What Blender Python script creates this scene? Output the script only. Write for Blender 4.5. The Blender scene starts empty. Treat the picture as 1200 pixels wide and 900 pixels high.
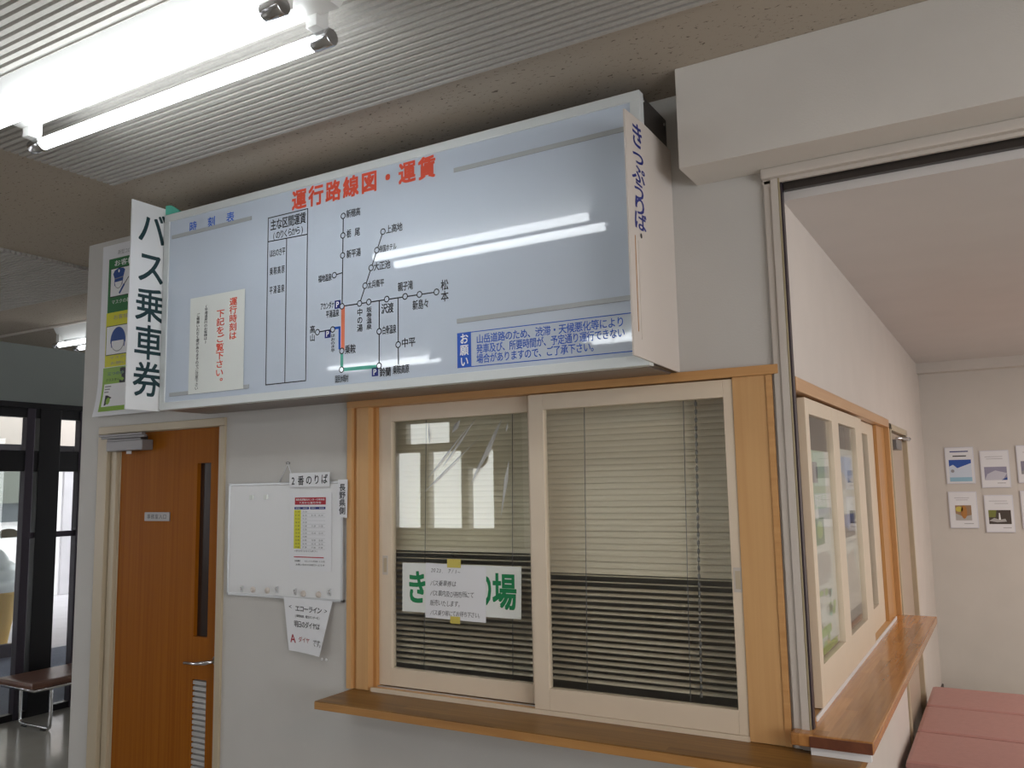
import bpy, bmesh, math, random
from mathutils import Vector, Matrix
random.seed(7)
SC = bpy.context.scene
COL = SC.collection

# ---------------------------------------------------------------- camera
cam_d = bpy.data.cameras.new('camera'); cam = bpy.data.objects.new('camera', cam_d); COL.objects.link(cam)
YAW, PIT, ROL = math.radians(-30.097), math.radians(6.847), math.radians(-1.120)
fw = Vector((math.sin(YAW)*math.cos(PIT), math.cos(YAW)*math.cos(PIT), math.sin(PIT)))
r0 = Vector((math.cos(YAW), -math.sin(YAW), 0)); u0 = r0.cross(fw)
rr = math.cos(ROL)*r0 + math.sin(ROL)*u0; uu = -math.sin(ROL)*r0 + math.cos(ROL)*u0
mw = Matrix((rr, uu, -fw)).transposed().to_4x4(); mw.translation = (0, -2.65, 1.70)
cam.matrix_world = mw
cam_d.sensor_width = 36; cam_d.lens = 991.8/1200*36; cam_d.clip_start = 0.02
SC.camera = cam

# ---------------------------------------------------------------- light
SC.view_settings.view_transform = 'Standard'; SC.view_settings.look = 'None'
SC.view_settings.gamma = 1.0; SC.view_settings.use_curve_mapping = False
SC.view_settings.exposure = 0.0
SKY = 5.6
TUBE = 13.5
world = bpy.data.worlds.new('sky'); SC.world = world; world.use_nodes = True
bg = world.node_tree.nodes['Background']; bg.inputs[0].default_value = (0.93, 0.96, 1.0, 1); bg.inputs[1].default_value = SKY

def portal(name, center, sx, sy, direction):
    l = bpy.data.lights.new(name, 'AREA'); l.shape = 'RECTANGLE'; l.size = sx; l.size_y = sy
    o = bpy.data.objects.new(name, l); COL.objects.link(o); o.location = center
    o.rotation_euler = Vector(direction).to_track_quat('-Z', 'Y').to_euler()
    l.cycles.is_portal = True
    return o
portal('portal', (-9.02, -2.7, 1.7), 3.6, 1.8, (1, 0, 0))
portal('portal', (-6.8, -5.52, 1.7), 2.6, 1.0, (0, 1, 0))
portal('portal', (3.32, -2.6, 1.7), 4.0, 1.6, (-1, 0, 0))
portal('portal', (3.32, 2.6, 1.7), 1.2, .8, (-1, 0, 0))
portal('portal', (-9.32, 2.6, 1.2), 4.0, 2.2, (1, 0, 0))

def fill_light(name, center, sx, sy, watts, col):
    l = bpy.data.lights.new(name, 'AREA'); l.shape = 'RECTANGLE'; l.size = sx; l.size_y = sy; l.energy = watts; l.color = col
    o = bpy.data.objects.new(name, l); COL.objects.link(o); o.location = center; return o
fill_light('added_warm_fill', (1.9, 2.9, 2.56), 1.2, .6, 52, (1.0, .88, .78))  # added fill that brightens the side room, no fixture here
fill_light('added_warm_fill', (1.9, -2.3, 2.94), 1.2, .6, 42, (1.0, .78, .62))  # added fill that warms the right of the hall, no fixture here

# ---------------------------------------------------------------- materials
def nm(name):
    m = bpy.data.materials.new(name); m.use_nodes = True
    nt = m.node_tree; return m, nt, nt.nodes['Principled BSDF']
def plain(name, c, rough=.6, metal=0.0, spec=.5, noise=0.0, nscale=12.0, bump=0.0, bscale=200.0, emis=None, coat=0.0):
    m, nt, p = nm(name)
    p.inputs['Base Color'].default_value = (*c, 1); p.inputs['Roughness'].default_value = rough
    p.inputs['Metallic'].default_value = metal; p.inputs['Specular IOR Level'].default_value = spec
    p.inputs['Coat Weight'].default_value = coat; p.inputs['Coat Roughness'].default_value = .02
    tc = nt.nodes.new('ShaderNodeTexCoord')
    if noise > 0:
        n = nt.nodes.new('ShaderNodeTexNoise'); n.inputs['Scale'].default_value = nscale; n.inputs['Detail'].default_value = 5
        nt.links.new(tc.outputs['Object'], n.inputs['Vector'])
        r = nt.nodes.new('ShaderNodeValToRGB'); r.color_ramp.elements[0].position = .3; r.color_ramp.elements[1].position = .7
        r.color_ramp.elements[0].color = (*[v*(1-noise) for v in c], 1); r.color_ramp.elements[1].color = (*[min(1, v*(1+noise)) for v in c], 1)
        nt.links.new(n.outputs['Fac'], r.inputs['Fac']); nt.links.new(r.outputs['Color'], p.inputs['Base Color'])
    if bump > 0:
        n2 = nt.nodes.new('ShaderNodeTexNoise'); n2.inputs['Scale'].default_value = bscale
        nt.links.new(tc.outputs['Object'], n2.inputs['Vector'])
        b = nt.nodes.new('ShaderNodeBump'); b.inputs['Strength'].default_value = bump; b.inputs['Distance'].default_value = .002
        nt.links.new(n2.outputs['Fac'], b.inputs['Height']); nt.links.new(b.outputs['Normal'], p.inputs['Normal'])
    if emis:
        p.inputs['Emission Color'].default_value = (*emis[0], 1); p.inputs['Emission Strength'].default_value = emis[1]
    return m
def wood(name, c1, c2, stretch=(40, 40, 1.5), rough=.35, spec=.5, brick=None, coat=0.0, contrast=(.3, .7)):
    m, nt, p = nm(name); L = nt.links
    tc = nt.nodes.new('ShaderNodeTexCoord'); mp = nt.nodes.new('ShaderNodeMapping'); mp.inputs['Scale'].default_value = stretch
    L.new(tc.outputs['Object'], mp.inputs['Vector'])
    n = nt.nodes.new('ShaderNodeTexNoise'); n.inputs['Scale'].default_value = 1.0; n.inputs['Detail'].default_value = 6; n.inputs['Distortion'].default_value = .6
    L.new(mp.outputs['Vector'], n.inputs['Vector'])
    r = nt.nodes.new('ShaderNodeValToRGB'); r.color_ramp.elements[0].position = contrast[0]; r.color_ramp.elements[1].position = contrast[1]
    r.color_ramp.elements[0].color = (*c1, 1); r.color_ramp.elements[1].color = (*c2, 1)
    L.new(n.outputs['Fac'], r.inputs['Fac']); out = r.outputs['Color']
    if brick:
        mb = nt.nodes.new('ShaderNodeMapping'); mb.inputs['Rotation'].default_value = (0, 0, brick[0]); L.new(tc.outputs['Object'], mb.inputs['Vector'])
        bt = nt.nodes.new('ShaderNodeTexBrick'); bt.inputs['Scale'].default_value = 1.0; bt.inputs['Brick Width'].default_value = .42; bt.inputs['Row Height'].default_value = .038
        bt.inputs['Mortar Size'].default_value = 0.0; bt.offset = .37; bt.inputs['Bias'].default_value = 0.0
        bt.inputs['Color1'].default_value = (.80, .76, .72, 1); bt.inputs['Color2'].default_value = (1.15, 1.15, 1.15, 1)
        L.new(mb.outputs['Vector'], bt.inputs['Vector'])
        mx = nt.nodes.new('ShaderNodeMix'); mx.data_type = 'RGBA'; mx.blend_type = 'MULTIPLY'; mx.inputs['Factor'].default_value = 1
        L.new(out, mx.inputs['A']); L.new(bt.outputs['Color'], mx.inputs['B']); out = mx.outputs['Result']
    L.new(out, p.inputs['Base Color']); p.inputs['Roughness'].default_value = rough; p.inputs['Specular IOR Level'].default_value = spec
    p.inputs['Coat Weight'].default_value = coat; p.inputs['Coat Roughness'].default_value = .12
    return m
def glass(name, tint=(.96, .97, .96), rough=0.0, base=.042):
    m = bpy.data.materials.new(name); m.use_nodes = True; nt = m.node_tree; nt.nodes.clear()
    o = nt.nodes.new('ShaderNodeOutputMaterial'); t = nt.nodes.new('ShaderNodeBsdfTransparent'); g = nt.nodes.new('ShaderNodeBsdfGlossy')
    t.inputs[0].default_value = (*tint, 1); g.inputs['Roughness'].default_value = rough; g.inputs['Color'].default_value = (1, 1, 1, 1)
    fr = nt.nodes.new('ShaderNodeLayerWeight'); fr.inputs['Blend'].default_value = .5
    pw = nt.nodes.new('ShaderNodeMath'); pw.operation = 'POWER'; pw.inputs[1].default_value = 5; nt.links.new(fr.outputs['Facing'], pw.inputs[0])
    add = nt.nodes.new('ShaderNodeMath'); add.operation = 'MULTIPLY_ADD'; add.inputs[1].default_value = .75; add.inputs[2].default_value = base; nt.links.new(pw.outputs[0], add.inputs[0])
    mx = nt.nodes.new('ShaderNodeMixShader'); nt.links.new(add.outputs[0], mx.inputs[0]); nt.links.new(t.outputs[0], mx.inputs[1]); nt.links.new(g.outputs[0], mx.inputs[2])
    nt.links.new(mx.outputs[0], o.inputs['Surface'])
    return m
def translucent(name, col, fac, gl):
    m = bpy.data.materials.new(name); m.use_nodes = True; nt = m.node_tree; nt.nodes.clear()
    o = nt.nodes.new('ShaderNodeOutputMaterial'); t = nt.nodes.new('ShaderNodeBsdfTransparent'); p = nt.nodes.new('ShaderNodeBsdfPrincipled')
    p.inputs['Base Color'].default_value = (*col, 1); p.inputs['Roughness'].default_value = gl
    mx = nt.nodes.new('ShaderNodeMixShader'); mx.inputs[0].default_value = fac
    nt.links.new(t.outputs[0], mx.inputs[1]); nt.links.new(p.outputs[0], mx.inputs[2]); nt.links.new(mx.outputs[0], o.inputs['Surface'])
    return m
def speckled(name, c, dark, scale=60):
    m, nt, p = nm(name); L = nt.links
    tc = nt.nodes.new('ShaderNodeTexCoord')
    mp = nt.nodes.new('ShaderNodeMapping'); mp.inputs['Scale'].default_value = (1, 1.9, 1); L.new(tc.outputs['Object'], mp.inputs['Vector'])
    n = nt.nodes.new('ShaderNodeTexNoise'); n.inputs['Scale'].default_value = scale; n.inputs['Detail'].default_value = 2; n.inputs['Distortion'].default_value = .8
    L.new(mp.outputs['Vector'], n.inputs['Vector'])
    r = nt.nodes.new('ShaderNodeValToRGB'); r.color_ramp.elements[0].position = .30; r.color_ramp.elements[1].position = .36
    r.color_ramp.elements[0].color = (*dark, 1); r.color_ramp.elements[1].color = (*c, 1)
    L.new(n.outputs['Fac'], r.inputs['Fac']); L.new(r.outputs['Color'], p.inputs['Base Color'])
    b = nt.nodes.new('ShaderNodeBump'); b.inputs['Strength'].default_value = .4; b.inputs['Distance'].default_value = .003
    L.new(r.outputs['Color'], b.inputs['Height']); L.new(b.outputs['Normal'], p.inputs['Normal'])
    p.inputs['Roughness'].default_value = .9; p.inputs['Specular IOR Level'].default_value = .2
    return m

M = {}
M['wall'] = plain('wall_paint', (.56, .545, .52), .75, noise=.03, nscale=3, bump=.25, bscale=160, spec=.3)
M['wall_warm'] = plain('wall_paper', (.62, .585, .54), .8, noise=.025, nscale=5, bump=.3, bscale=220, spec=.25)
M['wall_side'] = plain('wall_paper_white', (.61, .555, .51), .8, noise=.02, nscale=5, bump=.2, bscale=220, spec=.25)
M['wall_grey'] = plain('wall_grey_paint', (.33, .36, .345), .8, noise=.03, nscale=2)
M['ceil'] = speckled('ceiling_board', (.41, .355, .29), (.15, .125, .10))
M['rib'] = plain('ribbed_board', (.44, .42, .39), .8, noise=.06, nscale=90, spec=.25)
M['ceil_side'] = plain('ceiling_side_paint', (.60, .57, .55), .85, noise=.02, nscale=4)
M['floor'] = plain('vinyl_floor', (.40, .38, .34), .14, noise=.08, nscale=3, spec=.5)
M['alu'] = plain('aluminium', (.62, .63, .64), .38, metal=.75)
M['frame_alu'] = plain('frame_aluminium', (.70, .73, .73), .45, metal=.25)
M['steel'] = plain('chrome', (.60, .60, .61), .16, metal=1)
M['closer'] = plain('closer_metal', (.24, .23, .23), .5, metal=.5)
M['acrylic'] = plain('white_acrylic', (.58, .65, .75), .03, spec=.5, noise=.015, nscale=2)
M['white_panel'] = plain('white_panel', (.78, .79, .80), .3)
M['cream_panel'] = plain('cream_panel', (.62, .56, .51), .35)
M['dark_metal'] = plain('dark_metal_case', (.05, .042, .038), .3, metal=.4)
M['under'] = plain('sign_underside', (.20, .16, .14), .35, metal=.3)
M['groove'] = plain('groove_strip', (.44, .46, .48), .2)
M['paper'] = plain('paper', (.78, .79, .82), .6)
M['paper_warm'] = plain('laminated_paper', (.80, .83, .80), .12)
M['ink'] = plain('black_ink', (.012, .013, .02), .5)
M['teal'] = plain('dark_teal_ink', (.006, .035, .042), .5)
M['navy'] = plain('navy_ink', (.012, .022, .20), .5)
M['red'] = plain('vermilion_ink', (.80, .095, .045), .4)
M['dred'] = plain('crimson_ink', (.42, .012, .03), .5)
M['blue'] = plain('blue_ink', (.015, .10, .55), .4)
M['sblue'] = plain('sky_blue_ink', (.015, .12, .62), .4)
M['orange'] = plain('orange_line', (.80, .20, .10), .4)
M['green'] = plain('green_line', (.10, .47, .36), .4)
M['tgreen'] = plain('ticket_green_ink', (.0, .22, .07), .5)
M['pgreen'] = plain('poster_green', (.02, .17, .05), .4)
M['lgreen'] = plain('poster_light_green', (.25, .44, .06), .4)
M['yellow'] = plain('yellow_ink', (.68, .66, .03), .5)
M['tape'] = plain('yellow_tape', (.60, .50, .10), .4)
M['capblue'] = plain('cap_blue', (.015, .07, .30), .5)
M['white'] = plain('white_ink', (.85, .86, .88), .5)
M['grey'] = plain('grey_ink', (.30, .30, .32), .5)
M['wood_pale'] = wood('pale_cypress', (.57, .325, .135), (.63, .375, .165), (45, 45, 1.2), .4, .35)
M['wood_hdr'] = wood('header_cypress', (.52, .27, .10), (.61, .34, .14), (1.2, 45, 45), .4, .35)
M['wood_hdr_y'] = wood('side_header_cypress', (.52, .29, .14), (.63, .39, .21), (45, 1.2, 45), .32)
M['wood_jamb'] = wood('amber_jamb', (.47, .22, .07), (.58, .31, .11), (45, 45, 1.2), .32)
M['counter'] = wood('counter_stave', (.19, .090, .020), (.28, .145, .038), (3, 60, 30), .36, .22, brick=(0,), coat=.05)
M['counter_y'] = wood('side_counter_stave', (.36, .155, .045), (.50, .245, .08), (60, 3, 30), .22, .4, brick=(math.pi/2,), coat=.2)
M['edge'] = wood('counter_edge', (.36, .17, .05), (.50, .26, .085), (3, 30, 40), .3)
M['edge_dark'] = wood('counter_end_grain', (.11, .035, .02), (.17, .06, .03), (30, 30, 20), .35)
M['door_wood'] = wood('door_veneer', (.26, .076, .004), (.33, .110, .008), (70, 70, 1.0), .5, .08)
M['frame_beige'] = plain('door_frame_beige', (.48, .40, .28), .45)
M['sash'] = plain('cream_sash', (.71, .60, .465), .38, noise=.02, nscale=6)
M['side_door'] = plain('side_door_tan', (.45, .36, .28), .4)
M['slat'] = plain('blind_slat', (.76, .68, .54), .4, spec=.4)
M['cord'] = plain('blind_cord', (.22, .22, .22), .5)
M['glass'] = glass('window_glass')
M['film'] = glass('clear_film', (.98, .98, .96), .015, .010)
M['crease'] = translucent('film_crease', (.95, .95, .92), .42, .12)
M['smoke'] = plain('smoked_pane', (.035, .022, .018), .12)
M['louvre'] = plain('louvre_grey', (.46, .45, .44), .45)
M['black'] = plain('black_aluminium', (.012, .011, .013), .35, metal=.3)
M['bronze'] = plain('bronze_aluminium', (.05, .04, .055), .35, metal=.4)
M['vinyl_red'] = plain('red_vinyl', (.40, .20, .18), .42, noise=.05, nscale=30, bump=.2, bscale=400)
M['vinyl_brown'] = plain('brown_vinyl', (.16, .075, .05), .35, noise=.1, nscale=8)
M['rubber'] = plain('black_rubber', (.02, .02, .02), .6)
M['tube'] = plain('lamp_tube', (.95, .95, .95), .3, emis=((.92, .97, 1.0), TUBE))
M['tube_weak'] = plain('lamp_tube_weak', (.95, .95, .95), .3, emis=((.92, .97, 1.0), 3.0))
M['fixture'] = plain('fixture_enamel', (.72, .72, .70), .4)
M['post'] = plain('post_paint', (.56, .51, .46), .5)
M['gold'] = plain('worn_brass_edge', (.38, .32, .20), .45, metal=.3)
M['mat'] = plain('entrance_mat', (.10, .115, .16), .9, noise=.2, nscale=60)
M['outwall'] = plain('outside_render', (.82, .80, .80), .8)
M['pave'] = plain('outside_paving', (.46, .44, .46), .8, noise=.06, nscale=4)
M['cream_ice'] = plain('soft_serve_white', (.80, .84, .86), .4)
M['cone'] = plain('wafer_cone', (.62, .40, .12), .5)
M['brownsign'] = plain('brown_sign', (.14, .10, .05), .6)
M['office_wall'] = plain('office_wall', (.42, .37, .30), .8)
M['office_dark'] = plain('office_cabinet', (.06, .045, .04), .5)
M['rear_wall'] = plain('rear_wall_paint', (.42, .40, .37), .8)

# ---------------------------------------------------------------- mesh builder
_glyph = {}
def glyph(ch, bold):
    k = (ch, bold)
    if k not in _glyph:
        c = bpy.data.curves.new('g', 'FONT'); c.body = ch; c.offset = bold; c.resolution_u = 3
        o = bpy.data.objects.new('g', c); COL.objects.link(o)
        me = bpy.data.meshes.new_from_object(o.evaluated_get(bpy.context.evaluated_depsgraph_get()))
        vs = [(v.co.x, v.co.y) for v in me.vertices]; fs = [tuple(p.vertices) for p in me.polygons]
        bpy.data.objects.remove(o); bpy.data.curves.remove(c); bpy.data.meshes.remove(me)
        _glyph[k] = (vs, fs)
    return _glyph[k]

class MB:
    def __init__(s): s.bm = bmesh.new(); s.mats = []
    def mi(s, m):
        if m not in s.mats: s.mats.append(m)
        return s.mats.index(m)
    def face(s, vs, m):
        try:
            f = s.bm.faces.new(vs); f.material_index = s.mi(m); return f
        except ValueError: return None
    def poly(s, pts, m): return s.face([s.bm.verts.new(p) for p in pts], m)
    def box(s, x0, x1, y0, y1, z0, z1, m, b=0.0):
        t = bmesh.new(); bmesh.ops.create_cube(t, size=1)
        for v in t.verts: v.co = ((x0+x1)/2+v.co.x*(x1-x0), (y0+y1)/2+v.co.y*(y1-y0), (z0+z1)/2+v.co.z*(z1-z0))
        if b > 0: bmesh.ops.bevel(t, geom=list(t.edges), offset=b, segments=2, affect='EDGES', profile=.6)
        s.merge(t, m); return s
    def merge(s, t, m, smooth=False):
        i = s.mi(m); vm = {v: s.bm.verts.new(v.co) for v in t.verts}
        for f in t.faces:
            try: n = s.bm.faces.new([vm[v] for v in f.verts]); n.material_index = i; n.smooth = smooth
            except ValueError: pass
        t.free()
    def prism(s, pts, d, m):        # polygon pts extruded by vector d
        a = [s.bm.verts.new(p) for p in pts]; c = [s.bm.verts.new(Vector(p)+Vector(d)) for p in pts]; n = len(pts)
        s.face(a[::-1], m); s.face(c, m)
        for k in range(n): s.face([a[k], a[(k+1) % n], c[(k+1) % n], c[k]], m)
        return s
    def tube(s, path, r, m, seg=12, cap=True, closed=False):
        path = [Vector(p) for p in path]; n = len(path); rs = r if isinstance(r, (list, tuple)) else [r]*n
        rings = []; i = s.mi(m); ref = None
        for k, p in enumerate(path):
            a = path[k-1] if (k > 0 or closed) else p; c = path[(k+1) % n] if (k < n-1 or closed) else p
            d = (c-a).normalized()
            if ref is None: ref = Vector((0, 0, 1)) if abs(d.z) < .9 else Vector((1, 0, 0))
            e1 = d.cross(ref).normalized(); e2 = e1.cross(d).normalized(); ref = e2
            rings.append([s.bm.verts.new(p + rs[k]*(math.cos(t)*e1+math.sin(t)*e2)) for t in [2*math.pi*q/seg for q in range(seg)]])
        for k in range(n if closed else n-1):
            A, B = rings[k], rings[(k+1) % n]
            for q in range(seg):
                f = s.face([A[q], A[(q+1) % seg], B[(q+1) % seg], B[q]], m)
                if f: f.smooth = True
        if cap and not closed: s.face(rings[0][::-1], m); s.face(rings[-1], m)
        return s
    def lathe(s, prof, c, m, seg=24, axis='z'):
        rings = []
        for r, h in prof:
            ring = []
            for q in range(seg):
                t = 2*math.pi*q/seg; a, b = r*math.cos(t), r*math.sin(t)
                ring.append(s.bm.verts.new(Vector(c)+Vector((a, b, h) if axis == 'z' else ((h, a, b) if axis == 'x' else (a, h, b)))))
            rings.append(ring)
        for A, B in zip(rings, rings[1:]):
            for q in range(seg):
                f = s.face([A[q], A[(q+1) % seg], B[(q+1) % seg], B[q]], m)
                if f: f.smooth = True
        s.face(rings[0][::-1], m); s.face(rings[-1], m)
        return s
    def rect(s, F, u0, v0, u1, v1, m, lay=0):
        return s.poly([F(u0, v0, lay), F(u1, v0, lay), F(u1, v1, lay), F(u0, v1, lay)], m)
    def ring(s, F, u, v, ro, ri, m, fill=None, lay=0, n=20):
        P = lambda r: [F(u+r*math.cos(2*math.pi*k/n), v+r*math.sin(2*math.pi*k/n), lay) for k in range(n)]
        if fill: s.poly([F(u+ri*math.cos(2*math.pi*k/n), v+ri*math.sin(2*math.pi*k/n), lay) for k in range(n)], fill)
        A, B = P(ro), P(ri)
        for k in range(n): s.poly([A[k], A[(k+1) % n], B[(k+1) % n], B[k]], m)
    def disc(s, F, u, v, a, b, m, lay=0, n=24, t0=0, t1=2*math.pi):
        s.poly([F(u+a*math.cos(t0+(t1-t0)*k/n), v+b*math.sin(t0+(t1-t0)*k/n), lay) for k in range(n+1 if t1-t0 < 6.28 else n)], m)
    def line(s, F, u0, v0, u1, v1, w, m, lay=0):
        d = Vector((u1-u0, v1-v0)).normalized(); nx, ny = -d.y*w/2, d.x*w/2
        s.poly([F(u0+nx, v0+ny, lay), F(u0-nx, v0-ny, lay), F(u1-nx, v1-ny, lay), F(u1+nx, v1+ny, lay)], m)
    def ch(s, F, c, uc, vc, w, h, m, bold=.02, lay=0, slant=0.0):   # one character, its em box centred on (uc, vc)
        if c in ' \u3000': return
        vs, fs = glyph(c, 0.0 if bold >= 0 else bold)
        if not vs: return
        if ord(c) < 0x2000:
            xs = [p[0] for p in vs]; cx = (min(xs)+max(xs))/2; cy = .35
        else: cx, cy = .5, .38
        i = s.mi(m); V = []
        e = bold*.55; offs = [(0, 0)] if bold <= .004 else ([(-e, -e), (e, e), (-e, e), (e, -e)] if bold < .034 else [(-e, -e), (e, e), (-e, e), (e, -e), (0, e), (0, -e), (0, 0)])
        for q, (ox, oy) in enumerate(offs):
            V = []
            for x, y in vs:
                du = (x-cx+ox)*w; dv = (y-cy+oy)*h
                V.append(s.bm.verts.new(F(uc+du+slant*dv, vc+dv, lay+.12*q)))
            for f in fs: s.face([V[k] for k in f], m)
    def htext(s, F, t, u0, u1, vc, h, m, bold=.02, lay=0, cw=None, slant=0.0, jit=0.0):
        n = len(t); step = (u1-u0)/n; w = cw or step
        for k, c in enumerate(t):
            s.ch(F, c, u0+step*(k+.5)+random.uniform(-jit, jit)*h, vc+random.uniform(-jit, jit)*h, w, h, m, bold, lay, slant)
    def vtext(s, F, t, uc, v0, v1, w, m, bold=.02, lay=0, chh=None):   # v0 top, v1 bottom
        n = len(t); step = (v0-v1)/n
        for k, c in enumerate(t):
            if c in '、。': s.ch(F, c, uc+.55*w, v0-step*(k+.5)+.45*step, w, chh or step, m, bold, lay)
            else: s.ch(F, c, uc, v0-step*(k+.5), w, chh or step, m, bold, lay)
    def build(s, name, parent=None, normals=True):
        if normals: bmesh.ops.recalc_face_normals(s.bm, faces=list(s.bm.faces))
        me = bpy.data.meshes.new(name); s.bm.to_mesh(me); s.bm.free()
        for m in s.mats: me.materials.append(M[m] if isinstance(m, str) else m)
        o = bpy.data.objects.new(name, me); COL.objects.link(o)
        if parent:
            p, off = parent, Vector((0, 0, 0))
            while p: off += p.location; p = p.parent
            me.transform(Matrix.Translation(-off)); o.parent = parent
        return o
def FY(y, eps=.0006):                       # frame on a wall facing -Y
    return lambda u, v, lay=0: Vector((u, y-eps*(1+lay), v))
def FX(x, eps=.0006):                       # frame on a wall facing +X (u runs along +Y)
    return lambda u, v, lay=0: Vector((x+eps*(1+lay), u, v))
def tag(o, label=None, cat=None, group=None, kind=None):
    if label: o['label'] = label
    if cat: o['category'] = cat
    if group: o['group'] = group
    if kind: o['kind'] = kind
    return o
def thing(name, loc, label, cat, group=None, kind=None):
    o = bpy.data.objects.new(name, None); o.empty_display_size = .05; COL.objects.link(o); o.location = loc
    return tag(o, label, cat, group, kind)
def origin(o, loc):                          # move a top-level mesh's origin to its base
    o.data.transform(Matrix.Translation(-Vector(loc))); o.location = loc; return o
def copy_tree(o, parent=None):
    c = o.copy(); COL.objects.link(c)
    if parent: c.parent = parent
    for h in list(o.children): copy_tree(h, c)
    return c
def S(o, label=None, cat=None): return tag(o, label, cat, None, 'structure')

# ================================================================ SETTING
CZ = 3.0
b = MB(); b.box(-9.0, 3.4, -5.6, 0, -.1, 0, 'floor'); b.box(-7.3, 3.4, 0, 6, -.1, 0, 'floor'); S(b.build('floor'), 'glossy beige vinyl floor of the waiting hall', 'floor')
b = MB(); b.box(-9.0, 3.4, -5.6, .06, CZ, CZ+.1, 'ceil'); b.box(-7.4, -4.0, .06, 6.1, CZ, CZ+.1, 'ceil')
ceil = S(b.build('ceiling'), 'brownish speckled ceiling board of the hall', 'ceiling')
def ribs(x0, x1, y0, y1, pitch=.0290, d=.019):
    m = MB(); n = int((y1-y0)/pitch); prof = []
    for k in range(n):
        y = y0+k*pitch
        prof += [(y, CZ-.001), (y+pitch*.24, CZ-.001), (y+pitch*.34, CZ-d), (y+pitch*.92, CZ-d)]
    prof.append((y0+n*pitch, CZ-.001))
    A = [m.bm.verts.new((x0, y, z)) for y, z in prof]; B = [m.bm.verts.new((x1, y, z)) for y, z in prof]
    for k in range(len(prof)-1): m.face([A[k], A[k+1], B[k+1], B[k]], 'rib')
    A2 = [m.bm.verts.new((x0, y, CZ)) for y, z in prof]; B2 = [m.bm.verts.new((x1, y, CZ)) for y, z in prof]
    for k in range(len(prof)-1): m.face([A[k], A[k+1], A2[k+1], A2[k]], 'rib'); m.face([B[k], B[k+1], B2[k+1], B2[k]], 'rib')
    return m.build('ribbed_panel', ceil)
ribs(-3.15, 3.3, -1.91, -.51)
ribs(-9.0, -4.5, -.25, .60)
ribs(-9.0, 3.3, -4.7, -3.3)

# front wall with door opening and ticket window opening
SX0 = -.553
DX0, DX1, DZ = -3.90, -3.045, 2.03
WX0, WX1, WZ0, WZ1 = -2.29, -.60, .90, 2.04
b = MB(); T = .10
b.box(-4.10, DX0, 0, T, 0, CZ, 'wall'); b.box(DX0, DX1, 0, T, DZ, CZ, 'wall'); b.box(DX1, WX0, 0, T, 0, CZ, 'wall')
b.box(WX0, -.62, 0, T, 0, WZ0, 'wall'); b.box(WX0, -.62, 0, T, WZ1, CZ, 'wall'); b.box(-.62, SX0, 0, .03, 0, CZ, 'wall')
S(b.build('wall_front'), 'pale painted wall with the ticket window and office door', 'wall')
b = MB(); b.box(SX0, 3.4, .001, .03, 2.655, CZ, 'wall'); S(b.build('wall_front_lintel'), 'wall above the opening to the side room', 'wall')
# side wall (ticket office / side room)
SX = -.549
SY0, SY1 = .06, 2.36
b = MB()
b.box(SX-.07, SX, .031, SY1, 0, .96, 'wall_side'); b.box(SX-.07, SX, .031, SY1, 2.0, 2.66, 'wall_side')
b.box(SX-.07, SX, SY1, 2.45, 0, 2.66, 'wall_side'); b.box(SX-.07, SX, 2.45, 3.28, 1.985, 2.66, 'wall_side'); b.box(SX-.07, SX, 3.28, 4.65, 0, 2.66, 'wall_side')
S(b.build('wall_side'), 'pale papered side wall with the second ticket window', 'wall')
b = MB(); b.box(-4.1, 3.4, 4.65, 4.75, 0, 2.75, 'wall_warm'); S(b.build('wall_back'), 'beige papered back wall hung with framed pictures', 'wall')
b = MB(); b.box(SX, 3.4, .032, 4.65, 2.578, 2.75, 'ceil_side'); S(b.build('ceiling_side_room'), 'plain grey low ceiling of the side room', 'ceiling')
b = MB(); b.box(SX, 3.4, 4.53, 4.65, 2.50, 2.578, 'wall_warm'); S(b.build('trim_1'), 'pale boxed trim along the top of the back wall', 'trim')
b = MB(); b.box(-4.1, -4.0, T, 4.65, 0, CZ, 'wall'); S(b.build('wall_office'), 'office wall facing the entrance', 'wall')
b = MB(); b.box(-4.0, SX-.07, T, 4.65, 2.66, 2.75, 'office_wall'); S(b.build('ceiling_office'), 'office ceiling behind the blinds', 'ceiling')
b = MB(); b.box(-7.4, -4.1, 6.0, 6.1, 0, CZ, 'wall_grey'); S(b.build('wall_corridor'), 'grey end wall of the entrance corridor', 'wall')
b = MB(); b.box(-7.42, -7.3, .0, .45, 0, CZ, 'wall_grey'); b.box(-7.42, -7.3, .45, 3.6, 2.44, CZ, 'wall_grey'); b.box(-7.42, -7.3, 3.6, 6, 0, CZ, 'wall_grey')
S(b.build('wall_left'), 'grey green wall above the glazed entrance', 'wall')
b = MB(); b.box(-9.1, -7.42, .0, .1, 0, CZ, 'wall_grey'); b.box(-9.1, -9.0, -5.6, 0, 0, .8, 'wall'); b.box(-9.1, -9.0, -5.6, 0, 2.6, CZ, 'wall'); b.box(-9.1, -9.0, -.9, 0, .8, 2.6, 'wall'); b.box(-9.1, -9.0, -5.6, -4.5, .8, 2.6, 'wall')
S(b.build('wall_left_rear'), 'hall wall with a wide window', 'wall')
b = MB()
RY = -5.5
b.box(-9.0, 3.4, RY-.1, RY, 0, 1.22, 'rear_wall'); b.box(-9.0, 3.4, RY-.1, RY, 2.12, 2.22, 'rear_wall'); b.box(-9.0, 3.4, RY-.1, RY, 2.47, CZ, 'rear_wall'); b.box(-9.0, -6.30, RY-.1, RY, 2.22, 2.47, 'rear_wall'); b.box(-5.66, 3.4, RY-.1, RY, 2.22, 2.47, 'rear_wall')
b.lathe([(.15, 0), (.15, .03), (.14, .035)], (-5.26, RY+.01, 2.05), 'brownsign', 28, 'y')
ops = [(-6.48, -6.09), (-5.96, -5.50), (-5.40, -5.06)]
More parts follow.
